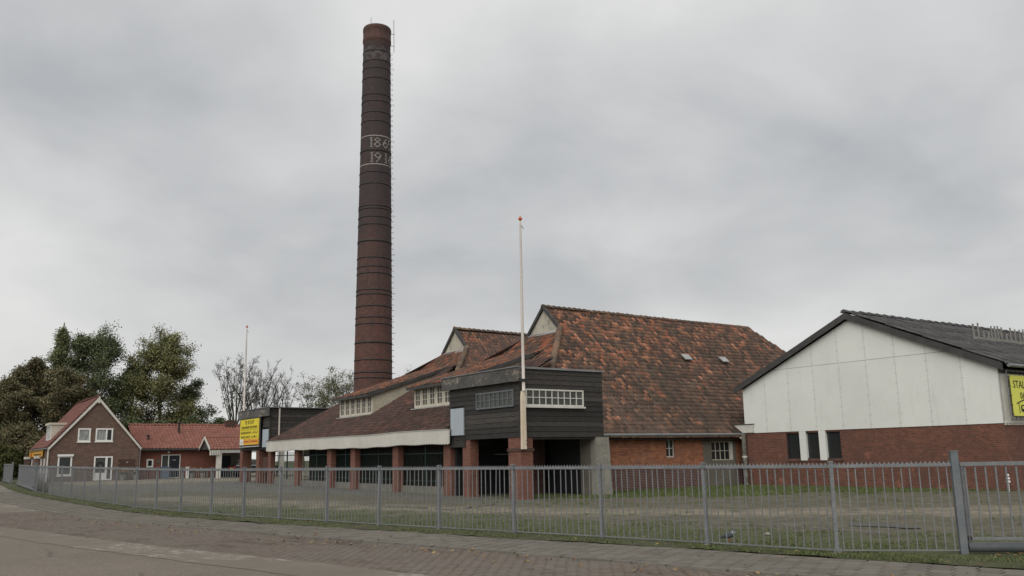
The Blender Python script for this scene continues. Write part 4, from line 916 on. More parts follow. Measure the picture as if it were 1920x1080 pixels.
for z in (36.0, 35.1, 34.4, 33.5, 32.0, 31.4, 30.4, 29.6, 27.0, 25.1, 24.1, 22.2, 21.95, 21.25, 20.6, 19.2, 17.8, 17.05, 16.5, 15.12, 14.75, 13.78, 12.86, 12.33, 10.82, 9.42, 8.42, 7.98): ring('iron_band', z, .10 if z not in (19.2, 10.82, 27.0) else .17, .028, 'iron')
ring('white_band', 28.22, .085, .012, 'white_brick'); ring('white_band', 25.72, .085, .012, 'white_brick')
CD = Vector((-CX, -CY, 0)).normalized(); CR = Vector((-CD.y, CD.x, 0)); CR = CR if CR.dot(R_) > 0 else -CR
def cpt(a, z, d=0): return Vector((CX, CY, 0)) + (CD * math.cos(a) + CR * math.sin(a)) * (crad(z) + d) + Vector((0, 0, z))
STROKES = {'8': [[(.5, 1), (.95, .78), (.5, .56), (.05, .78), (.5, 1)], [(.5, .56), (1, .26), (.5, 0), (0, .26), (.5, .56)]],
           '6': [[(.7, 1), (.3, .72), (.02, .36)], [(.5, .62), (1, .31), (.5, 0), (.02, .31), (.5, .62)]],
           '9': [[(.3, 0), (.72, .3), (1, .66)], [(.5, 1), (1, .69), (.5, .4), (0, .69), (.5, 1)]],
           '5': [[(.95, 1), (.15, 1), (.1, .55), (.6, .62), (1, .32), (.6, 0), (.05, .06)]]}
def digit(ch, ac, zc, w=.52, h=.80):
    m = MB(); pts = []
    if ch == '1':
        for r in range(11):
            z = -h / 2 + h * r / 10
            for x in ((-.10, .0, .10) if r in (0, 10) else ((-.08 + .16 * ((r % 4) / 3)), (.08 - .16 * ((r % 4) / 3)) * .3)): pts.append((x, z))
    else:
        for st in STROKES[ch]:
            for (ax, ay), (bx, by) in zip(st, st[1:]):
                L = math.hypot((bx - ax) * w, (by - ay) * h); q = max(2, int(L / .055))
                pts += [(((ax + (bx - ax) * k / q) - .5) * w, ((ay + (by - ay) * k / q) - .5) * h) for k in range(q)]
    for x, z in pts:
        a = ac + x / crad(zc + z); p = cpt(a, zc + z, .004); nrm = (CD * math.cos(a) + CR * math.sin(a)); tg = nrm.cross(Vector((0, 0, 1))); m.obox(p, nrm * .012, tg * .036, (0, 0, .027))
    part('date_digit', m, 'white_brick', CH)
for s_, zc, angs in (('1865', 27.62, (-17, 6, 38.5, 64)), ('1916', 26.32, (-13.5, 8, 41, 66))):
    for ch, a in zip(s_, angs): digit(ch, math.radians(a), zc)
A = math.radians(86); nr = CD * math.cos(A) + CR * math.sin(A); tg = nr.cross(Vector((0, 0, 1)))
z = 8.4; k = 0
while z < 36.2:
    p = cpt(A, z); m = MB(); e_ = .15 if k % 7 else .26
    m.tube([p + tg * .16, p + tg * .16 + nr * e_, p - tg * .16 + nr * e_, p - tg * .16], .014, 5); part('rung', m, 'zinc', CH); z += .47; k += 1
m = MB(); m.tube([cpt(A, 36.3, .3), cpt(A, 39.05, .3) + Vector((0, 0, .3))], .022, 5); part('ladder_rail', m, 'iron', CH)
for z in (36.9, 38.0): part('rail_bracket', MB().tube([cpt(A, z), cpt(A, z, .36)], .022, 5), 'iron', CH)
p = cpt(math.radians(-32), CT - .1, -.15); part('lightning_rod', MB().tube([p, p + Vector((0, 0, .75))], .018, 5), 'iron', CH)
part('foot', MB().lathe((CX, CY, 0), [(2.0, 0), (2.0, 1.2), (1.75, 1.6)], 24), 'chimney_brick', CH)

# ================================================================== WHITE PANELLED HALL
HA = thing('white_hall', (35, 23.9, 0), 'hall with white panelled gable over red brick and dark corrugated roof', 'hall')
HX, HY0, HY1, HR = 35.0, 17.55, 30.3, 23.92
def roofz(y): return 7.46 - (7.46 - 4.74) * abs(y - HR) / 6.38
WH = (24.85, 27.83, 1.28, 2.50)
part('wall', wall_boxes('X', HX, .25, HY0 + .02, HY1, -.2, 2.56, [WH]), 'hall_brick', HA); part('wall', MB().box(HX + .02, 62, HY0, HY0 + .25, -.2, 2.56), 'hall_brick', HA)
part('back_wall', MB().box(HX + .3, 62, HY1 - .1, HY1, -.2, 4.7), 'hall_brick', HA)
part('gable_backing', MB().prism([(HX + .07, HY0 + .05, 2.6), (HX + .07, HY1 - .05, 2.6), (HX + .07, HY1 - .05, roofz(HY1)), (HX + .07, HR, roofz(HR)), (HX + .07, HY0 + .05, roofz(HY0))], (.1, 0, 0)), 'strip', HA)
ED = [30.3, 28.9, 27.49, 26.04, 24.62, 23.22, 21.82, 20.42, 18.98, HY0]; JZ = 5.56
bolts = MB()
for a, b in zip(ED, ED[1:]):
    ys = [a - .006, b + .006]; top = [(y, roofz(y)) for y in ys]
    if b < HR < a: top = [top[0], (HR, roofz(HR)), top[1]]
    lowtop = []
    for (ya, za), (yb, zb) in zip(top, top[1:]):
        lowtop.append((ya, min(za, JZ - .008)))
        if (za - JZ) * (zb - JZ) < 0: t_ = (JZ - .008 - za) / (zb - za); lowtop.append((ya + (yb - ya) * t_, JZ - .008))
    lowtop.append((top[-1][0], min(top[-1][1], JZ - .008)))
    poly = [(HX - .03, ys[0], 2.57), *[(HX - .03, y, z) for y, z in lowtop], (HX - .03, ys[1], 2.57)]; part('white_panel', MB().prism(poly, (.08, 0, 0)), 'panel', HA)
    if max(z for _, z in top) > JZ + .05:
        up = [(y, z) for y, z in top if z > JZ + .012]; pts = []
        for (ya, za), (yb, zb) in zip(top, top[1:]):
            if (za - JZ) * (zb - JZ) < 0: t_ = (JZ + .006 - za) / (zb - za); pts.append((ya + (yb - ya) * t_, JZ + .006))
        l = ([(ys[0], JZ + .006)] if top[0][1] > JZ else pts[:1]) + up + ([(ys[1], JZ + .006)] if top[-1][1] > JZ else pts[-1:])
        part('white_panel', MB().prism([(HX - .03, y, z) for y, z in l], (.08, 0, 0)), 'panel', HA)
    z = 2.75
    while z < roofz(b) - .3 and b > HY0: 
        for dy in (.05, -.05): bolts.box(HX - .038, HX - .03, b + dy - .012, b + dy + .012, z - .012, z + .012)
        z += .42
    z = 2.9
    while z < roofz((a + b) / 2) - .3: bolts.box(HX - .036, HX - .03, (a + b) / 2 - .009, (a + b) / 2 + .009, z, z + .018); z += .8
o = bpy.data.objects.new('bolts', mesh_of('bolts', bolts, 'bolt')); link(o, HA); o['kind'] = 'stuff'
part('corner_strip', MB().box(HX - .04, HX + .04, HY0 - .03, HY0 - .001, 2.57, 4.7), 'strip', HA)
wd = MB(); HW = part('window', MB().box(HX + .02, HX + .08, WH[0], WH[1], WH[2], WH[2] + .05).box(HX + .02, HX + .08, WH[0], WH[1], WH[3] - .03, WH[3]).box(HX + .02, HX + .08, WH[0], WH[0] + .05, WH[2] + .05, WH[3] - .03).box(HX + .02, HX + .08, WH[1] - .05, WH[1], WH[2] + .05, WH[3] - .03), 'iron', HA)
for a, b in ((24.9, 25.62), (25.98, 26.70), (27.06, 27.78)): part('pane', MB().box(HX + .10, HX + .115, a, b, WH[2] + .05, WH[3] - .03), 'glass', HW)
for a in (25.62, 26.70): part('mullion', MB().box(HX - .035, HX + .10, a, a + .36, WH[2] - .06, 2.565), 'white_panel' if False else 'panel', HW)
part('sill', MB().box(HX - .03, HX + .1, WH[0] - .05, WH[1] + .03, WH[2] - .13, WH[2] - .065), 'dark_brick', HW)
sl = (7.76 - 4.86) / 6.72; ang = math.atan(sl)
def rz(y): return 7.76 - sl * abs(y - HR)
for sg_ in (-1, 1):
    yo = HR + sg_ * 6.70; poly = [(34.72, HR, rz(HR)), (34.72, yo, rz(yo)), (34.72, yo, rz(yo) - .26), (34.72, HR, rz(HR) - .30)]; nseg = 3
    for k in range(nseg):
        ya, yb = HR + sg_ * 6.70 * k / nseg + (.004 * sg_ if k else 0), HR + sg_ * 6.70 * (k + 1) / nseg; j = random.uniform(-.012, .012)
        part('barge_board', MB().prism([(34.72, ya, rz(ya) + j), (34.72, yb, rz(yb) + j), (34.72, yb, rz(yb) - .29 + j), (34.72, ya, rz(ya) - .29 + j)], (.05, 0, 0)), 'barge', HA)
dk = MB(); dk.quad((34.8, HR, 7.7), (62, HR, 7.7), (62, HR + 6.7, 4.8), (34.8, HR + 6.7, 4.8)); dk.quad((34.8, HR, 7.7), (62, HR, 7.7), (62, HR - 6.7, 4.8), (34.8, HR - 6.7, 4.8)); dk.quad((62, HR, 7.7), (62, HR + 6.7, 4.8), (62, HR + 6.7, 0), (62, HR - 6.7, 0), (62, HR - 6.7, 4.8))
HRF = part('roof', dk, 'asbestos', HA)
nw = 40; SL = 1.86; m = MB(); v = []
for y, dz in ((0, -.015), (0, .02), (SL, -.004)): v += [(1.1 * i / nw - .55, y, dz + .026 * math.cos(2 * math.pi * i / 8)) for i in range(nw + 1)]
m.add(v, [(r * (nw + 1) + i, r * (nw + 1) + i + 1, (r + 1) * (nw + 1) + i + 1, (r + 1) * (nw + 1) + i) for r in (0, 1) for i in range(nw)]); sme = mesh_of('roof_sheet', m, 'asbestos', True)
up = Vector((0, math.cos(ang), math.sin(ang))); nn = Vector((0, -math.sin(ang), math.cos(ang)))
for i in range(24):
    for j in range(4):
        y = HR - 6.80 + j * 1.75 * math.cos(ang); p = Vector((35.25 + i * 1.06, y, rz(y))) + nn * (.02 + random.uniform(0, .012) + .012 * j)
        piece('roof_sheet', sme, HRF, Matrix(((1, 0, 0, p.x), (0, up.y, nn.y, p.y), (0, up.z, nn.z, p.z), (0, 0, 0, 1))) @ Matrix.Rotation(random.gauss(0, .004), 4, 'Z'))
ridge_run(HRF, [(34.75, HR, 7.76), (60, HR, 7.76)], 'asbestos', .14, .62, 'ridge_cap', .0)
g = MB(); g.tube([(34.9, HR - 6.86, 4.76), (60, HR - 6.86, 4.74)], .07, 8); part('gutter', g, 'zinc', HA)
part('side_cladding', MB().box(HX + .02, 62, HY0 - .03, HY0 + .1, 2.62, 4.62), 'white', HA); part('eave_board', MB().box(35.0, 62, HY0 - .08, HY0 - .04, 4.5, 4.68), 'barge', HA)
tr = MB()
for k in range(60): tr.box(35.02 + k * .2, 35.12 + k * .2, HY0 - .05, HY0 - .001, 2.50, 2.57)
tr.box(35.02, 47, HY0 - .06, HY0 - .002, 2.571, 2.62); part('dentil_trim', tr, 'white', HA)
fb = MB(); fb.prism([(34.90, 29.72, 2.60), (34.90, 29.72, 3.0), (34.90, 30.98, 3.0), (34.90, 30.42, 2.60)], (.05, 0, 0)); part('gutter_box', fb, 'white', HA)
part('gutter_box_cap', MB().box(34.86, 35.0, 29.68, 31.02, 3.003, 3.03), 'barge', HA)
PD = MB(); PD.tube([(34.84, 30.32, 2.55), (34.84, 30.32, .05)], .115, 12); DP = part('downpipe', PD, 'pipe', HA, True)
part('spout', MB().tube([(34.7, 30.62, 2.55), (34.78, 30.4, 2.32)], .05, 8), 'white', DP); part('pipe_collar', MB().tube([(34.84, 30.32, 1.45), (34.84, 30.32, 1.38)], .135, 12), 'pipe', DP)
# guard rail lying on the roof
GR = thing('roof_guard', (42.5, 21.0, 6.6), 'weathered guard of uneven upright slats standing on the corrugated roof', 'roof guard')
gy = 20.9; gzz = rz(gy) - .02
part('base_board', MB().bar((40.0, gy, gzz + .12), (47.2, gy, gzz + .12), .05, .17), 'old_wood', GR); part('lower_board', MB().bar((41.0, gy - .06, gzz - .0), (47.2, gy - .06, gzz - .0), .05, .12), 'rust_wood', GR)
x = 40.05
while x < 47:
    hh = random.choice([.72, .76, .74, .70, .42]); tl = random.gauss(0, .03); part('slat', MB().bar((x, gy + .04, gzz + .1), (x + tl, gy + .04, gzz + .1 + hh), random.uniform(.07, .11), .04, up=(0, 1, 0)), 'old_wood', GR); x += random.choice([.3, .42, .52, .46])
part('brace', MB().bar((42.55, gy + .02, gzz + .15), (42.2, gy + .02, gzz + .72), .05, .03, up=(0, 1, 0)), 'old_wood', GR)
for k in range(5): part('bracket', MB().bar((40.3 + 1.6 * k, gy - .1, gzz - .25), (40.3 + 1.6 * k, gy + .02, gzz + .2), .05, .04), 'rust_wood', GR)
# STALLING banner
BN = thing('banner', (37, HY0 - .2, 2.7), 'lime yellow STALLING banner tied into a pipe frame on the hall side wall', 'banner')
bx0, bx1, bz0, bz1, by = 35.42, 39.3, 2.84, 4.42, HY0 - .22
part('sheet', MB().box(bx0, bx1, by, by + .012, bz0, bz1), 'lime', BN)
fr = [(bx0 - .22, bz0 - .14), (bx1 + .2, bz0 - .14), (bx1 + .2, bz1 + .16), (bx0 - .22, bz1 + .16)]
for a, b in zip(fr, fr[1:] + fr[:1]): part('frame_tube', MB().tube([(a[0], by + .01, a[1]), (b[0], by + .01, b[1])], .028, 8), 'galv', BN)
for z in np.linspace(bz0 + .05, bz1 - .05, 5): part('tie', MB().tube([(bx0 + .01, by, z), (bx0 - .24, by - .02, z + random.uniform(-.05, .05))], .013, 5), 'iron', BN)
for x in np.linspace(bx0 + .1, bx1 - .1, 12):
    part('tie', MB().tube([(x, by, bz1 - .01), (x, by - .02, bz1 + .18)], .013, 5), 'iron', BN); part('tie', MB().tube([(x, by, bz0 + .01), (x, by - .02, bz0 - .16)], .013, 5), 'iron', BN)
tx, tzz = (1, 0, 0), (0, 0, 1)
text_mesh('STALLING', .42, (bx0 + .16, by - .008, 4.05), tx, tzz, 'ink', 'lettering', BN, align='LEFT', thick=.003); text_mesh('06 - 1', .38, (bx0 + .62, by - .008, 3.62), tx, tzz, 'ink', 'lettering', BN, align='LEFT', thick=.003)
pg = MB(); q = lambda x, z: (bx0 + x, by - .012, bz0 + z)
pg.prism([q(.28, .46), q(.28, .5), q(1.7, .86), q(3.1, .5), q(3.1, .46), q(1.7, .81)], (0, .008, 0)); pg.prism([q(.44, .1), q(.47, .1), q(.47, .5), q(.44, .49)], (0, .008, 0)); pg.prism([q(2.9, .1), q(2.93, .1), q(2.93, .5), q(2.9, .51)], (0, .008, 0))
pg.prism([q(.60, .17), q(1.04, .17), q(1.13, .19), q(1.13, .215), q(1.07, .215), q(1.06, .37), q(1.0, .43), q(.66, .43), q(.58, .36)], (0, .008, 0)); part('caravan_pictogram', pg, 'ink', BN)
wn_ = MB(); wn_.prism([q(.66, .28), q(.82, .28), q(.82, .38), q(.68, .38)], (0, -.004, 0)); wn_.prism([q(.88, .28), q(.99, .28), q(.98, .38), q(.88, .38)], (0, -.004, 0)); part('pictogram_window', wn_, 'lime', BN)
wl_ = MB(); wl_.tube([(bx0 + .82, by - .016, bz0 + .15), (bx0 + .82, by - .022, bz0 + .15)], .075, 14); part('pictogram_wheel', wl_, 'ink', BN); wl_ = MB(); wl_.tube([(bx0 + .82, by - .022, bz0 + .15), (bx0 + .82, by - .026, bz0 + .15)], .04, 12); part('pictogram_hub', wl_, 'lime', BN)
st = MB()
for z, r in ((.62, .06), (.50, .075), (.38, .08)): st.lathe((34.55, HY0 - .12, z - .05), [(r * .7, 0), (r, .03), (r, .07), (r * .6, .09)], 10)
st.tube([(34.55, HY0 - .12, .0), (34.55, HY0 - .12, .35)], .02, 6); solo('wall_insulator', st, 'white_clean', 'small white stacked fitting low on the corner of the brick hall', 'fitting')
# ================================================================== BRICK HOUSE
GH = .31
HO = thing('brick_house', (12.85, 82, GH), 'brown brick house with steep red tile gable roof and white bargeboards', 'house')
hx0, hx1, hy0, hy1, hxm = 9.56, 16.15, 77.2, 88.0, 12.85
def hz(x): return 6.88 - 1.165 * abs(x - hxm)
HOLES = [(11.5, 12.42, 3.38, 4.43), (12.78, 14.06, 3.40, 4.43), (10.22, 11.22, .80, 2.30), (12.80, 14.16, GH + .05, 2.22)]
gm = MB(); ed = sorted({hx0, hx1, hxm, *[h[0] for h in HOLES], *[h[1] for h in HOLES]})
for p, q in zip(ed, ed[1:]):
    cuts = sorted([(h[2], h[3]) for h in HOLES if h[0] < (p + q) / 2 < h[1]]); z = GH - .3
    for c0, c1 in cuts:
        if c0 > z: gm.box(p, q, hy0, hy0 + .25, z, c0)
        z = c1
    gm.prism([(p, hy0, z), (q, hy0, z), (q, hy0, hz(q) - .06), (p, hy0, hz(p) - .06)], (0, .25, 0))
part('wall', gm, 'house_brick', HO); part('side_wall', wall_boxes('X', hx0, .25, hy0 + .25, hy1, GH - .3, hz(hx0) - .05, [(79.0, 79.6, 1.0, 2.1), (81.0, 81.5, 1.0, 2.1), (84.5, 85.0, 1.0, 2.1), (87.0, 87.4, 1.0, 2.1)]), 'house_brick', HO)
part('side_wall', MB().box(hx1 - .25, hx1, hy0 + .25, hy1, GH - .3, hz(hx1) - .05), 'house_brick', HO)
bk = MB(); bk.prism([(hx0, hy1 - .2, GH), (hx1, hy1 - .2, GH), (hx1, hy1 - .2, hz(hx1)), (hxm, hy1 - .2, 6.8), (hx0, hy1 - .2, hz(hx0))], (0, .2, 0)); part('back_wall', bk, 'house_brick', HO)
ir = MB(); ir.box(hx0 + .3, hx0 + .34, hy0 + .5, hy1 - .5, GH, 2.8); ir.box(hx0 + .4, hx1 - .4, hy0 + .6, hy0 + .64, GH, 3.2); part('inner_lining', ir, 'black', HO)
rd = MB()
for sg_ in (-1, 1): xo = hxm + sg_ * 3.42; rd.quad((hxm, hy0 - .12, 6.93), (hxm, hy1 + .1, 6.93), (xo, hy1 + .1, hz(xo) + .04), (xo, hy0 - .12, hz(xo) + .04))
HRo = part('roof', rd, 'house_tile', HO); ch_ = math.sqrt(1 + 1.165 ** 2)
def htiles(sg_, w, l):
    f = lambda u, s: (hxm + sg_ * (3.42 - s / ch_), -sg_ * -u if False else (u if sg_ > 0 else -u), hz(hxm + sg_ * (3.42 - s / ch_)) + .05)
    a, b = (hy0 - .12, hy1 + .1) if sg_ > 0 else (-(hy1 + .1), -(hy0 - .12))
    return tile_mats(f, a, b, 0, 3.4 * ch_, w, l, lambda p: True, .3)
me = pantile('roof_tile', .30, .37, 'house_tile', 1.2); V, Q = merge(me, htiles(-1, .30, .37) + htiles(1, .30, .37)); stuff('roof_tiles', np_mesh('roof_tiles', V, Q, 'house_tile'), HRo)
ridge_run(HRo, [(hxm, hy0 - .1, 6.97), (hxm, hy1, 6.97)], 'house_tile', .12, .4)
for sg_ in (-1, 1):
    a, b = Vector((hxm, hy0 - .16, 6.90)), Vector((hxm + sg_ * 3.40, hy0 - .16, hz(hxm + 3.40) - .02)); part('bargeboard', MB().bar(a, b, .05, .24, up=(0, 1, 0)) if False else MB().prism([a, b, b - Vector((0, 0, .22)), a - Vector((0, 0, .28))], (0, .05, 0)), 'white', HO)
part('finial', MB().box(hxm - .07, hxm + .07, hy0 - .19, hy0 - .165, 6.42, 6.94), 'white', HO)
window(HO, 'Y', hy0, *HOLES[0], 1, 1, 'white_clean', 'curtain', fw=.11, d=.04, sill=.08, label='upper window left of the gable centre'); window(HO, 'Y', hy0, *HOLES[1], 2, 1, 'white_clean', 'curtain', fw=.11, bw=.10, d=.04, sill=.08, cw=[0, .66, 1], glasses=['curtain', 'glass'], label='wider upper window with a narrow dark casement')
w = window(HO, 'Y', hy0, *HOLES[2], 1, 1, 'white_clean', 'glass', fw=.11, d=.04, sill=.08, label='ground floor window with a white roller box'); part('roller_box', MB().box(10.16, 11.30, hy0 - .14, hy0 - .05, 2.26, 2.42), 'white_clean', w)
dr = window(HO, 'Y', hy0, *HOLES[3], 2, 1, 'white_clean', 'dusty', fw=.10, bw=.16, d=.04, name='front_door', cw=[0, .70, 1], label='white front door with a ring wreath and narrow side light')
wr = MB(); pts = [Vector((13.26 + .22 * math.cos(t_), hy0 - .02, 1.55 + .24 * math.sin(t_))) for t_ in np.linspace(0, 2 * math.pi, 17)]; wr.tube(pts, .045, 6, False); part('wreath', wr, 'black', dr); part('door_panel', MB().box(12.92, 13.66, hy0 - .012, hy0 + .04, GH + .15, .95), 'white_clean', dr)
part('handle', MB().box(13.72, 13.76, hy0 - .09, hy0 - .045, 1.2, 1.36), 'iron', dr)
pl = part('name_plank', MB().box(14.60, 15.85, hy0 - .05, hy0 - .005, 1.80, 1.98), 'plank', HO); part('name_plank', MB().box(14.60, 15.85, hy0 - .05, hy0 - .005, 1.47, 1.62), 'plank', HO); part('name_plank', MB().box(14.72, 15.75, hy0 - .04, hy0 - .005, 1.63, 1.79), 'plank', HO)
text_mesh('17', .17, (15.25, hy0 - .056, 1.72), (1, 0, 0), (0, 0, 1), 'flower_w', 'house_number', HO)
part('downpipe', MB().tube([(hx0 - .06, hy0 - .06, 2.98), (hx0 - .06, hy0 - .06, GH)], .055, 8), 'white', HO); part('gutter', MB().tube([(hxm - 3.46, hy0 - .1, hz(hxm - 3.44)), (hxm - 3.46, hy1, hz(hxm - 3.44))], .06, 6), 'galv_dark', HO)
part('downpipe', MB().tube([(hx1 + .05, hy0 - .05, 2.9), (hx1 + .05, hy0 - .05, GH)], .035, 8), 'galv', HO)
for a, b in ((79.0, 79.6), (81.0, 81.5), (84.5, 85.0), (87.0, 87.4)): window(HO, 'X', hx0, a, b, 1.0, 2.1, 1, 1, 'white_clean', 'glass', fw=.06, d=.03)
for y in (81.7, 88.6):
    cl_ = part('pilaster', MB().box(9.15, 9.55, y - .2, y + .2, GH - .2, 2.15), 'house_brick', HO); part('pilaster_cap', MB().box(9.08, 9.60, y - .28, y + .28, 2.152, 2.36), 'white', cl_)
DM = MB(); DM.prism([(9.95, 80.0, hz(9.95) + .02), (9.95, 80.0, 4.80), (11.15, 80.0, 4.80)], (0, .06, 0)); DM.prism([(9.95, 82.4, hz(9.95) + .02), (9.95, 82.4, 4.80), (11.15, 82.4, 4.80)], (0, .06, 0))
D_ = part('dormer', DM, 'cream_paint', HO); part('dormer_roof', MB().box(9.80, 11.3, 79.9, 82.6, 4.80, 4.97), 'cream_paint', D_); window(HO, 'X', 9.95, 80.03, 82.43, hz(9.95) + .05, 4.79, 3, 1, 'white_clean', 'glass', fw=.1, bw=.08, d=.04, name='dormer_window')
SO = thing('wall_sign', (9.4, 84, 2.4), 'orange wall sign with two dark lines of lettering on the house side wall', 'sign')
part('panel', MB().box(9.40, 9.46, 79.7, 88.2, 2.30, 2.84), 'amber', SO)
fp_ = MB()
for k in range(22): fp_.box(9.39, 9.399, 80.1 + k * .34, 80.1 + k * .34 + .24, 2.70, 2.74 + .03 * (k % 2))
for k in range(9): fp_.box(9.39, 9.399, 80.4 + k * .5, 80.4 + k * .5 + .42, 2.42, 2.52)
part('lettering', fp_, 'ink', SO); lg = MB(); lg.prism([(9.39, 86.2, 2.36), (9.39, 86.6, 2.36), (9.39, 87.3, 2.63), (9.39, 86.9, 2.63)], (.008, 0, 0)); lg.prism([(9.388, 86.9, 2.36), (9.388, 87.3, 2.36), (9.388, 86.6, 2.63), (9.388, 86.2, 2.63)], (-.008, 0, 0)); part('emblem', lg, 'red_ink', SO)

# ================================================================== ANNEX AND CARPORT
AN = thing('brick_annex', (20, 80, GH), 'low red brick annex with orange tile roof joined to the house', 'annex')
AD, AW = (18.19, 19.72, GH + .05, 2.30), (17.02, 17.56, 1.28, 1.96)
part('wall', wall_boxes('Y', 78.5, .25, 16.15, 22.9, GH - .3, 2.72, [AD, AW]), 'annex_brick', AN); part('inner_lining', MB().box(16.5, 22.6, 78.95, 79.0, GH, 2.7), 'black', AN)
part('end_wall', MB().box(25.3, 25.5, 78.7, 85.6, GH, 2.7), 'annex_brick', AN); part('back_porch_wall', MB().box(22.9, 25.6, 78.7, 78.9, GH, 2.7), 'cement', AN)
rd = MB(); asl = (4.86 - 2.80) / 4.0
rd.quad((16.1, 78.05, 2.80), (25.7, 78.05, 2.80), (25.7, 82.05, 4.86), (16.1, 82.05, 4.86)); rd.quad((16.1, 86.05, 2.80), (25.7, 86.05, 2.80), (25.7, 82.05, 4.86), (16.1, 82.05, 4.86)); AR = part('roof', rd, 'annex_tile', AN)
ca, sa = math.cos(math.atan(asl)), math.sin(math.atan(asl)); me = pantile('roof_tile', .29, .36, 'annex_tile', 1.2)
V, Q = merge(me, tile_mats(lambda u, s: (u, 78.0 + s * ca, 2.80 + s * sa), 16.2, 25.75, 0, 4.5, .29, .36, lambda p: True, .3)); stuff('roof_tiles', np_mesh('roof_tiles', V, Q, 'annex_tile'), AR); ridge_run(AR, [(16.2, 82.05, 4.90), (25.7, 82.05, 4.90)], 'annex_tile', .13, .4)
part('gutter', MB().box(16.2, 22.9, 77.88, 78.02, 2.66, 2.80), 'barge', AN); part('eave_board', MB().box(16.2, 22.9, 78.3, 78.49, 2.60, 2.70), 'barge', AN)
window(AN, 'Y', 78.5, *AW, 1, 1, 'white_clean', 'glass', fw=.12, d=.05)
d_ = window(AN, 'Y', 78.5, *AD, 2, 1, 'white_clean', 'dusty', fw=.06, bw=.07, d=.04, cw=[0, .37, 1], name='door_frame', glasses=['dusty', 'door_blue'], label='white door frame with a glazed side panel and a dark blue door')
part('side_panel', MB().box(18.27, 18.70, 78.46, 78.50, GH + .15, 1.0), 'white_clean', d_); part('letter_slot', MB().box(19.1, 19.35, 78.47, 78.50, 1.82, 1.88), 'strip', d_)
part('plaque', MB().box(17.8, 18.08, 78.44, 78.49, 1.62, 1.9), 'cement', AN); lm = MB(); lm.lathe((18.72, 78.36, 2.42), [(.02, 0), (.09, .03), (.1, .1), (.05, .17)], 10); part('wall_lamp', lm, 'white_clean', AN)
part('chimney', MB().box(24.4, 25.2, 81.6, 82.4, 4.5, 5.32), 'dark_brick', AR); 
for px_, py_, h_, r_ in ((20.0, 80.6, 1.05, .09), (17.25, 79.4, .5, .08)):
    z0 = 2.8 + (py_ - 78.05) * asl; v_ = MB(); v_.lathe((px_, py_, z0 - .1), [(r_ * 1.6, 0), (r_, .2), (r_, h_ - .1), (r_ * 1.6, h_ - .05), (r_ * 1.3, h_ + .1)], 10); o = bpy.data.objects.new('vent_pipe', mesh_of('vent_pipe', v_, 'iron')); link(o, AR)
CP = thing('carport', (23.5, 76, GH), 'white carport with small orange tiled gable roof beside the annex', 'carport')
cx0, cy0, cym, cy1 = 21.15, 74.8, 76.45, 78.1
rd = MB(); rd.quad((cx0, cy0, 2.66), (27.5, cy0, 2.66), (27.5, cym, 3.62), (cx0, cym, 3.62)); rd.quad((cx0, cy1, 2.66), (27.5, cy1, 2.66), (27.5, cym, 3.62), (cx0, cym, 3.62)); CRo = part('roof', rd, 'annex_tile', CP); cs = .96 / 1.65; c1, s1 = math.cos(math.atan(cs)), math.sin(math.atan(cs))
V, Q = merge(me, tile_mats(lambda u, s: (u, cy0 - .05 + s * c1, 2.66 + s * s1), cx0, 27.5, 0, 1.95, .29, .36, lambda p: True, .3)); stuff('roof_tiles', np_mesh('roof_tiles', V, Q, 'annex_tile'), CRo); ridge_run(CRo, [(cx0, cym, 3.65), (27.5, cym, 3.65)], 'annex_tile', .13, .4)
for a, b in (((cx0 - .06, cym, 3.66), (cx0 - .06, cy0 - .05, 2.62)), ((cx0 - .06, cym, 3.66), (cx0 - .06, cy1 + .05, 2.62))): part('bargeboard', MB().bar(a, b, .20, .05, up=(1, 0, 0)), 'white', CP)
gb = MB(); gb.prism([(cx0 + .1, cy0 + .2, 2.66), (cx0 + .1, cy1 - .2, 2.66), (cx0 + .1, cym, 3.5)], (.05, 0, 0)); part('gable_infill', gb, 'barge', CP)
part('front_beam', MB().box(cx0 + .1, 27.5, cy0 + .06, cy0 + .2, 2.36, 2.62), 'strip', CP); part('pillar', MB().box(21.75, 22.12, cy0 + .05, cy0 + .4, GH - .1, 2.36), 'white', CP); part('pillar', MB().box(27.1, 27.45, cy0 + .05, cy0 + .4, GH - .1, 2.36), 'white', CP)
lt = MB()
for k in range(6): lt.box(cx0 - .05 + k * .14, cx0 + .04 + k * .14, cy0 - .14, cy0 + .04, 2.18, 2.56)
part('lattice', lt, 'white', CP); part('dark_door', MB().box(23.1, 24.0, 78.64, 78.69, GH, 2.15), 'door_blue', CP)
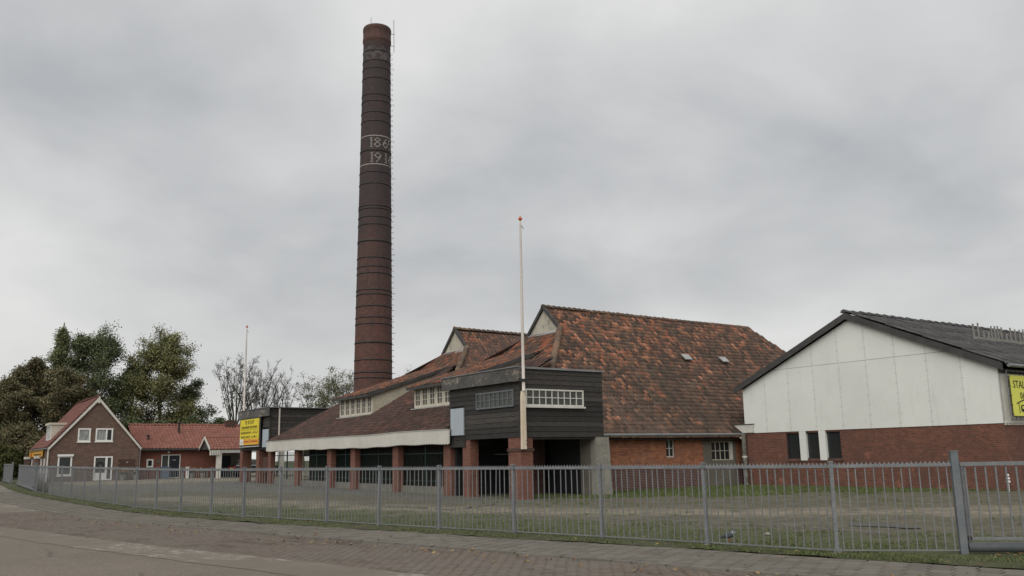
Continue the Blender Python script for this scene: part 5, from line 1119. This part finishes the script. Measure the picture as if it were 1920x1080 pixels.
# ---- car under the carport
CA = thing('parked_car', (25.3, 76.1, GH), 'dark estate car with silver roof and red tail light under the carport', 'car')
def car_pt(x, z, y): return (23.35 + x, 76.0 + y, GH + z)
prof = [(0.0, .35), (-.03, .60), (.04, .92), (.10, .98), (.42, 1.36), (.62, 1.44), (1.5, 1.50), (2.2, 1.46), (2.95, 1.02), (3.9, .86), (4.15, .66), (4.18, .36)]
V = []; F = []; ys_ = [(-.86, 0), (-.80, .9), (.80, .9), (.86, 0)]
body = MB(); low = [(x, z) for x, z in prof if z < 1.03]; n = len(low)
body.add([car_pt(x, z, s * (.86 if z < .7 else .82)) for s in (-1, 1) for x, z in low], [tuple(range(n)), tuple(range(2 * n - 1, n - 1, -1))] + [(i, (i + 1) % n, n + (i + 1) % n, n + i) for i in range(n)]); part('body', body, 'car_blue', CA)
gh = [(.10, .98), (.42, 1.36), (.62, 1.44), (2.2, 1.44), (2.95, 1.02)]; n = len(gh); cab = MB(); cab.add([car_pt(x, z, s * (.80 - (z - .98) * .35)) for s in (-1, 1) for x, z in gh], [tuple(range(n)), tuple(range(2 * n - 1, n - 1, -1))] + [(i, (i + 1) % n, n + (i + 1) % n, n + i) for i in range(n)]); part('window_glass', cab, 'dusty', CA)
rf_ = MB(); rr = [(.40, 1.36), (.62, 1.46), (1.5, 1.52), (2.2, 1.47), (2.35, 1.40), (2.2, 1.42), (.62, 1.41)]; n = len(rr); rf_.add([car_pt(x, z, s * .68) for s in (-1, 1) for x, z in rr], [tuple(range(n)), tuple(range(2 * n - 1, n - 1, -1))] + [(i, (i + 1) % n, n + (i + 1) % n, n + i) for i in range(n)]); part('car_roof', rf_, 'car_silver', CA)
for s in (-1, 1):
    for (xa, za), (xb, zb) in (((.36, .98), (.55, 1.42)), ((1.15, .98), (1.18, 1.44)), ((1.95, .98), (1.95, 1.44)), ((2.9, 1.0), (2.25, 1.43))): part('window_pillar', MB().bar(car_pt(xa, za, s * .81), car_pt(xb, zb, s * .665), .06, .05), 'car_blue', CA)
    part('belt_trim', MB().bar(car_pt(.1, .985, s * .825), car_pt(2.95, .985, s * .825), .02, .05), 'car_silver', CA); part('tail_light', MB().obox(car_pt(-.01, .82, s * .68), (.05, 0, 0), (0, .15, 0), (0, 0, .11)), 'tail_red', CA); part('headlight', MB().obox(car_pt(4.05, .72, s * .62), (.1, 0, 0), (0, .15, 0), (0, 0, .07)), 'alloy', CA); part('wing_mirror', MB().obox(car_pt(2.65, 1.05, s * .95), (.06, 0, 0), (0, .09, 0), (0, 0, .06)), 'car_blue', CA)
    for x in (.72, 3.35):
        w_ = part('wheel', MB().tube([car_pt(x, .31, s * .66), car_pt(x, .31, s * .87)], .31, 18), 'rubber', CA); part('rim', MB().tube([car_pt(x, .31, s * .86), car_pt(x, .31, s * .885)], .19, 14), 'alloy', w_)
part('bumper', MB().obox(car_pt(-.06, .5, 0), (.07, 0, 0), (0, .82, 0), (0, 0, .12)), 'rubber', CA); part('number_plate', MB().obox(car_pt(-.045, .78, 0), (.012, 0, 0), (0, .26, 0), (0, 0, .055)), 'yellow', CA)
# ---- planters, bin
def planter(x, y, n, mat, label, fl):
    t = thing('planter', (x, y, GH), label, 'planter', 'planters along the annex and house fronts'); part('pot', MB().lathe((x, y, GH), [(.18, 0), (.26, .42), (.28, .45)], 10), 'pot', t)
    f = MB()
    for k in range(70):
        p = Vector((x + random.gauss(0, .17), y + random.gauss(0, .14), GH + .62 + random.gauss(0, .14))); a = random.uniform(0, 6.3); u = Vector((math.cos(a), math.sin(a), random.gauss(0, .5))) * .09; v = Vector((-math.sin(a), math.cos(a), random.gauss(0, .5))) * .05; f.quad(p - u, p - v, p + u, p + v)
    part('foliage', f, 'leaf_dark', t); b = MB()
    for k in range(fl):
        p = Vector((x + random.gauss(0, .16), y - .12 + random.gauss(0, .1), GH + .72 + random.gauss(0, .08))); b.lathe(p, [(.01, 0), (.05, .02), (.045, .05), (.01, .07)], 6)
    part('blossom', b, mat, t)
planter(20.5, 77.6, 1, 'flower_o', 'planter with orange blossoms right of the dark blue door', 7); planter(21.35, 77.4, 1, 'flower_w', 'planter with pale blossoms nearest the carport pillar', 6)
planter(14.9, 76.7, 1, 'flower_o', 'planter with orange blossoms under the name planks on the house', 6); planter(15.9, 76.7, 1, 'flower_w', 'planter with white blossoms at the right corner of the house', 3)
solo('wheelie_bin', MB().prism([(18.1, 77.6, GH), (18.65, 77.6, GH), (18.72, 77.6, GH + .95), (18.03, 77.6, GH + .95)], (0, .5, 0)).box(18.0, 18.76, 77.55, 78.15, GH + .953, GH + 1.02), 'blue_bin', 'blue grey bin in front of the glazed panel by the annex door', 'bin')
wp = MB(); wp.box(19.98, 20.2, 77.4, 77.6, GH, GH + .9); wp.box(19.94, 20.24, 77.36, 77.64, GH + .902, GH + .96); solo('garden_pedestal', wp, 'white_clean', 'white pedestal beside the planter right of the dark blue door', 'pedestal')

# ================================================================== PIGEON AND STONES
def skin_body(name, pts, edges, rad, mat, parent, root=0, sub=2):
    me = bpy.data.meshes.new(name); me.from_pydata(pts, edges, []); o = bpy.data.objects.new(name, me); COL.objects.link(o)
    o.modifiers.new('s', 'SKIN'); sv = me.skin_vertices[0].data
    for i, r in enumerate(rad): sv[i].radius = (r, r)
    sv[root].use_root = True; u = o.modifiers.new('u', 'SUBSURF'); u.levels = u.render_levels = sub
    dg = bpy.context.evaluated_depsgraph_get(); m2 = bpy.data.meshes.new_from_object(o.evaluated_get(dg)); bpy.data.objects.remove(o); m2.materials.clear(); m2.materials.append(M[mat]); m2.name = name
    o2 = bpy.data.objects.new(name, m2); link(o2, parent); return o2
b0 = Vector((12.78, 11.62, .04)); PG = thing('pigeon', b0, 'blue grey pigeon standing in the moss just behind the fence bottom rail', 'pigeon')
hd = (rgt * .8 - Vector((fwd.x, fwd.y, 0)) * .45).normalized(); P = lambda a, z, s=0: tuple(b0 + hd * a + Vector((0, 0, z)) + Vector((-hd.y, hd.x, 0)) * s)
skin_body('body', [P(0, .11), P(.06, .125), P(.095, .165), P(.105, .20), P(.125, .205), P(-.07, .095), P(-.14, .07), P(-.20, .055)], [(0, 1), (1, 2), (2, 3), (3, 4), (0, 5), (5, 6), (6, 7)], [.058, .05, .030, .025, .014, .045, .024, .014], 'bird', PG)
for s in (-1, 1):
    w_ = MB(); w_.prism([P(.05, .14, s * .054), P(-.03, .15, s * .056), P(-.15, .09, s * .035), P(-.06, .085, s * .055), P(.03, .09, s * .058)], Vector((-hd.y, hd.x, 0)) * s * .008); part('wing', w_, 'bird', PG); part('leg', MB().tube([P(.0, .07, s * .025), P(.01, .0, s * .025)], .005, 5), 'tail_red', PG)
    part('eye', MB().lathe(Vector(P(.115, .205, s * .02)), [(.002, -.004), (.004, 0), (.002, .004)], 6), 'ink', PG)
nk = MB(); nk.tube([P(.075, .15), P(.095, .17), P(.104, .188)], [.038, .034, .029], 10); part('neck_patch', nk, 'bird_w', PG, True); part('beak', MB().tube([P(.13, .203), P(.155, .195)], [.007, .002], 6), 'bird_d', PG)
for x, y, r, lb in ((12.30, 10.95, .05, 'pale stone lying in the grass below the pigeon'), (14.3, 12.0, .06, 'pale stone in the moss behind the second post from the gate')):
    m = MB(); m.lathe((x, y, .02), [(r * .5, 0), (r, r * .4), (r * .8, r * .9), (r * .25, r * 1.15)], 7); m.v = [(a + random.gauss(0, r * .12), b + random.gauss(0, r * .12), c) for a, b, c in m.v]; solo('stone', m, 'stone', lb, 'stone')

# ================================================================== TREES
def tree(name, base, h, r, label, leaf, nleaf, lsize, seed, group=None, cb=.32, limbs=15, subs=6, twigs=5, trunk=.0, bark='bark', shape='round', bare=False, wood_sub=None, top_pow=.8, up=.45, fan=False):
    rd_ = random.Random(seed); b = Vector(base); T = thing(name, base, label, 'tree' if 'shrub' not in name and 'hedge' not in name else 'shrub', group); tr = trunk or h * .018
    V, Q, tips = [], [], []
    def tube(pts, r0, r1, n):
        o = len(V); k = len(pts)
        for i, p in enumerate(pts):
            d = (pts[min(i + 1, k - 1)] - pts[max(i - 1, 0)]).normalized(); a = d.cross(Vector((.31, .2, .93))); a = a.normalized() if a.length > 1e-3 else Vector((1, 0, 0)); c = d.cross(a); rr_ = r0 + (r1 - r0) * i / (k - 1)
            for q in range(n): t_ = 2 * math.pi * q / n; V.append(p + (a * math.cos(t_) + c * math.sin(t_)) * rr_)
        for i in range(k - 1):
            for q in range(n): Q.append((o + i * n + q, o + i * n + (q + 1) % n, o + (i + 1) * n + (q + 1) % n, o + (i + 1) * n + q))
    def walk(p, d, L, k, wob, upb):
        pts = [p]
        for i in range(k):
            d = (d + Vector((rd_.gauss(0, wob), rd_.gauss(0, wob), rd_.gauss(0, wob) + upb))).normalized(); p = p + d * (L / k); pts.append(p)
        return pts
    def prof(t_):
        if shape == 'column': return .35 + .65 * math.sin(math.pi * min(1, max(0, t_ * .92 + .12))) ** .7
        if shape == 'bush': return math.sqrt(max(.05, 1 - t_ ** 2))
        return math.sin(math.pi * min(1, .17 + .80 * t_)) ** top_pow
    tk = walk(b - Vector((0, 0, .2)), Vector((rd_.gauss(0, .03), rd_.gauss(0, .03), 1)), h * (.42 if fan else .90), 7, .022, .03); tube(tk, tr, tr * .18, 7)
    def on_trunk(f): x = f * 7; i = min(6, int(x)); return tk[i].lerp(tk[i + 1], x - i)
    for i in range(limbs):
        f = cb + ((.99 if shape == 'column' else .96) - cb) * (i + rd_.random() * .7) / limbs; t_ = (f - cb) / (1 - cb); R = r * prof(t_) * rd_.uniform(.72, 1.12) * (.84 if shape != 'column' else .85); a = i * 2.399 + rd_.gauss(0, .35)
        p = on_trunk(f * .93); d = Vector((math.cos(a), math.sin(a), (up + 1.4 * max(0, t_ - .3)) * rd_.uniform(.6, 1.2))).normalized(); L = R * rd_.uniform(.95, 1.1) * (1.0 if t_ < .6 else 1.05)
        if fan:
            p = on_trunk(.45 + .55 * (i + rd_.random()) / limbs); th_ = rd_.uniform(.05, 1) ** .7 * .95; zz = h * rd_.uniform(.86, 1.0) * (1 - .20 * th_ ** 2) - (p.z - b.z)
            tgt = Vector((math.cos(a) * r * th_, math.sin(a) * r * th_, zz)); L = tgt.length; d = (tgt.normalized() + Vector((math.cos(a), math.sin(a), 0)) * .12).normalized(); R = r * .62; t_ = .5
        lp = walk(p, d, L, 4, .09 if fan else .13, .02 if fan else .05); tube(lp, tr * (.30 if fan else .42 - .28 * t_), tr * (.05 if fan else .09), 5); tips.append(lp[-1])
        for j in range(subs):
            g = .35 + .65 * (j + rd_.random()) / subs; x = g * 4; q_ = min(3, int(x)); p2 = lp[q_].lerp(lp[q_ + 1], x - q_)
            d2 = (d * .75 + Vector((rd_.gauss(0, .7), rd_.gauss(0, .7), rd_.gauss(.25, .5)))).normalized(); L2 = R * rd_.uniform(.28, .52); sp = walk(p2, d2, L2, 3, .16, .06); tube(sp, tr * (.05 if fan else .10) + .008, .013, 4)
            for k in range(twigs):
                g2 = .25 + .75 * (k + rd_.random()) / twigs; x = g2 * 3; q2 = min(2, int(x)); p3 = sp[q2].lerp(sp[q2 + 1], x - q2)
                d3 = (d2 * .7 + Vector((rd_.gauss(0, .6), rd_.gauss(0, .6), rd_.gauss(.3, .4)))).normalized(); L3 = L2 * rd_.uniform(.35, .6); wp_ = walk(p3, d3, L3, 2, .2, .05); tube(wp_, .016, .009, 3); tips.append(wp_[-1]); tips.append(wp_[1])
                if bare:
                    for z_ in range(3):
                        d4 = (d3 + Vector((rd_.gauss(0, .6), rd_.gauss(0, .6), rd_.gauss(.2, .5)))).normalized(); tube(walk(wp_[1].lerp(wp_[2], rd_.random()), d4, L3 * .7, 2, .2, .05), .010, .006, 3)
    o = bpy.data.objects.new('trunk', np_mesh('trunk', [tuple(v) for v in V], Q, bark)); link(o, T)
    if nleaf:
        g_ = np.random.default_rng(seed); tp = np.array([tuple(t_) for t_ in tips]); keep = g_.random(len(tp)) > .12; tp = tp[keep]; per = g_.gamma(1.3, 1, len(tp)); idx = g_.choice(len(tp), nleaf, p=per / per.sum())
        C = tp[idx] + g_.normal(0, 1, (nleaf, 3)) * np.array([.30, .30, .22]) * (r / 3.2) ** .5; C = C[C[:, 2] > base[2] + (.15 if shape == 'bush' else h * cb * .55)]; m_ = len(C)
        N = g_.normal(0, 1, (m_, 3)) + np.array([0, 0, .8]); N /= np.linalg.norm(N, axis=1)[:, None]; U = np.cross(N, g_.normal(0, 1, (m_, 3))); U /= np.linalg.norm(U, axis=1)[:, None]; Wv = np.cross(N, U); s_ = lsize * g_.uniform(.55, 1.25, m_)[:, None]
        vv = np.stack([C - U * s_, C + Wv * s_ * .62, C + U * s_, C - Wv * s_ * .62], 1).reshape(-1, 3); o = bpy.data.objects.new('crown', np_mesh('crown', vv, np.arange(4 * m_).reshape(m_, 4), leaf)); link(o, T); o['kind'] = 'stuff'
    return T
GT = 'trees behind the brick house'
z_ = .42
tree('broadleaf_tree', (16.3, 100, z_), 16.1, 4.3, 'dark green spreading tree right of the poplar, with limbs showing through', 'leaf_dark', 44100, 0.102, 3, GT, .26, 26, 7, 5, top_pow=.42, up=.6)
tree('broadleaf_tree', (22.9, 100, z_), 15.2, 4.9, 'big round olive green tree rising above the annex roof', 'leaf_olive', 46200, 0.102, 5, GT, .24, 25, 7, 5, top_pow=.42, up=.6)
tree('poplar_tree', (12.6, 101, z_), 18.0, 1.75, 'tall narrow poplar, highest of the trees at the left', 'leaf_green', 25200, 0.089, 8, GT, .25, 34, 5, 4, shape='column', up=1.3)
tree('broadleaf_tree', (10.9, 100, z_), 13.6, 2.9, 'brown tinged tree left of the poplar', 'leaf_brown', 28350, 0.102, 11, GT, .2, 16, 6, 5)
tree('broadleaf_tree', (8.4, 99, z_), 10.8, 3.1, 'bushy brownish tree at the left edge behind the hedge', 'leaf_brown', 30450, 0.102, 13, GT, .12, 16, 6, 5)
tree('broadleaf_tree', (27.2, 104, z_), 12.0, 3.0, 'small dark tree between the round tree and the bare trees', 'leaf_dark', 15750, 0.099, 17, GT, .15, 14, 6, 5)
tree('broadleaf_tree', (19.9, 103, z_), 13.6, 3.5, 'dark tree filling the gap between the spreading tree and the round olive tree', 'leaf_dark', 26250, 0.102, 23, GT, .1, 16, 6, 5)
tree('broadleaf_tree', (9.6, 104, z_), 12.2, 3.0, 'dull green tree behind the two brown tinged trees at the left', 'leaf_green', 26250, 0.102, 29, GT, .1, 16, 6, 5)
tree('broadleaf_tree', (13.0, 97, z_), 12.2, 3.0, 'dull tree below the poplar, left of the house ridge', 'leaf_brown', 28350, 0.102, 27, GT, .1, 16, 6, 5)
tree('broadleaf_tree', (14.6, 98, z_), 10.0, 2.9, 'lower dark tree directly behind the house roof ridge', 'leaf_brown', 25200, 0.102, 19, GT, .12, 15, 6, 5)
for i, (x, y, h_, r_, lb, lf) in enumerate([(9.5, 95, 5.2, 2.6, 'rounded dark shrub left of the house', 'leaf_brown'), (19.2, 96, 6.4, 2.6, 'dark shrub behind the join of house and annex', 'leaf_dark'), (22.2, 96, 5.9, 2.4, 'dark shrub behind the middle of the annex roof', 'leaf_dark'), (25.4, 97, 6.6, 2.5, 'dark shrub behind the annex vent pipe', 'leaf_dark'), (28.6, 98, 6.6, 2.3, 'dark shrub behind the annex chimney', 'leaf_dark'), (30.9, 99, 5.4, 1.9, 'dark shrub at the foot of the left bare tree', 'leaf_olive')]):
    tree('tall_shrub', (x, y, z_), h_, r_, lb, lf, 15750, 0.102, 31 + i, 'shrubs behind the house and annex', .06, 16, 5, 5, shape='bush')
tree('hedge_shrub', (7.3, 91, z_), 3.2, 1.5, 'yellow green hedge shrub at the left edge behind the far gate', 'leaf_hedge', 8820, 0.092, 41, 'hedge shrubs at the left edge', .03, 16, 5, 5, shape='bush'); tree('hedge_shrub', (8.6, 93, z_), 3.0, 1.3, 'yellow green hedge shrub beside the house side wall', 'leaf_hedge', 7140, 0.092, 42, 'hedge shrubs at the left edge', .03, 16, 5, 5, shape='bush'); tree('hedge_shrub', (6.0, 93, z_), 3.6, 1.7, 'yellow green hedge shrub cut by the left picture edge', 'leaf_hedge', 8820, 0.092, 43, 'hedge shrubs at the left edge', .03, 16, 5, 5, shape='bush')
GB = 'bare autumn trees behind the far timber box'
tree('bare_tree', (30.6, 100, z_), 13.9, 2.7, 'tall bare tree left of the far flagpole with a dark clump near its top', 'leaf_dark', 546, 0.112, 51, GB, .25, 17, 7, 6, bark='bark', bare=True, fan=True)
tree('bare_tree', (33.7, 100, z_), 13.2, 3.3, 'wide bare tree right of the far flagpole', None, 0, .1, 53, GB, .2, 22, 7, 6, bare=True, fan=True)
tree('bare_tree', (36.4, 101, z_), 10.8, 2.2, 'low bare tree farthest right of the bare group', None, 0, .1, 57, GB, .15, 16, 7, 6, bare=True, fan=True)
GP = 'thin leaved trees beside the chimney'
tree('sparse_tree', (40.9, 100, z_), 12.2, 2.6, 'pale sparse tree left of the chimney', 'leaf_pale', 5460, 0.092, 61, GP, .15, 17, 7, 5, bark='bark_pale', fan=True); tree('sparse_tree', (44.4, 100, z_), 12.9, 2.7, 'pale sparse tree touching the left edge of the chimney', 'leaf_pale', 3570, 0.092, 63, GP, .2, 17, 7, 6, bark='bark_pale', bare=True, fan=True)
tree('sparse_tree', (50.9, 101, z_), 12.3, 2.0, 'pale sparse treetop just right of the chimney foot', 'leaf_pale', 1890, 0.092, 67, GP, .3, 14, 6, 5, bark='bark_pale', fan=True)
tree('low_tree', (38.2, 98, z_), 8.4, 1.3, 'small leafy treetop over the far timber box roof', 'leaf_green', 3360, 0.099, 71, GP, .3, 12, 5, 5)
for o in COL.objects:
    if o.type == 'EMPTY' and not o.children: bpy.data.objects.remove(o)
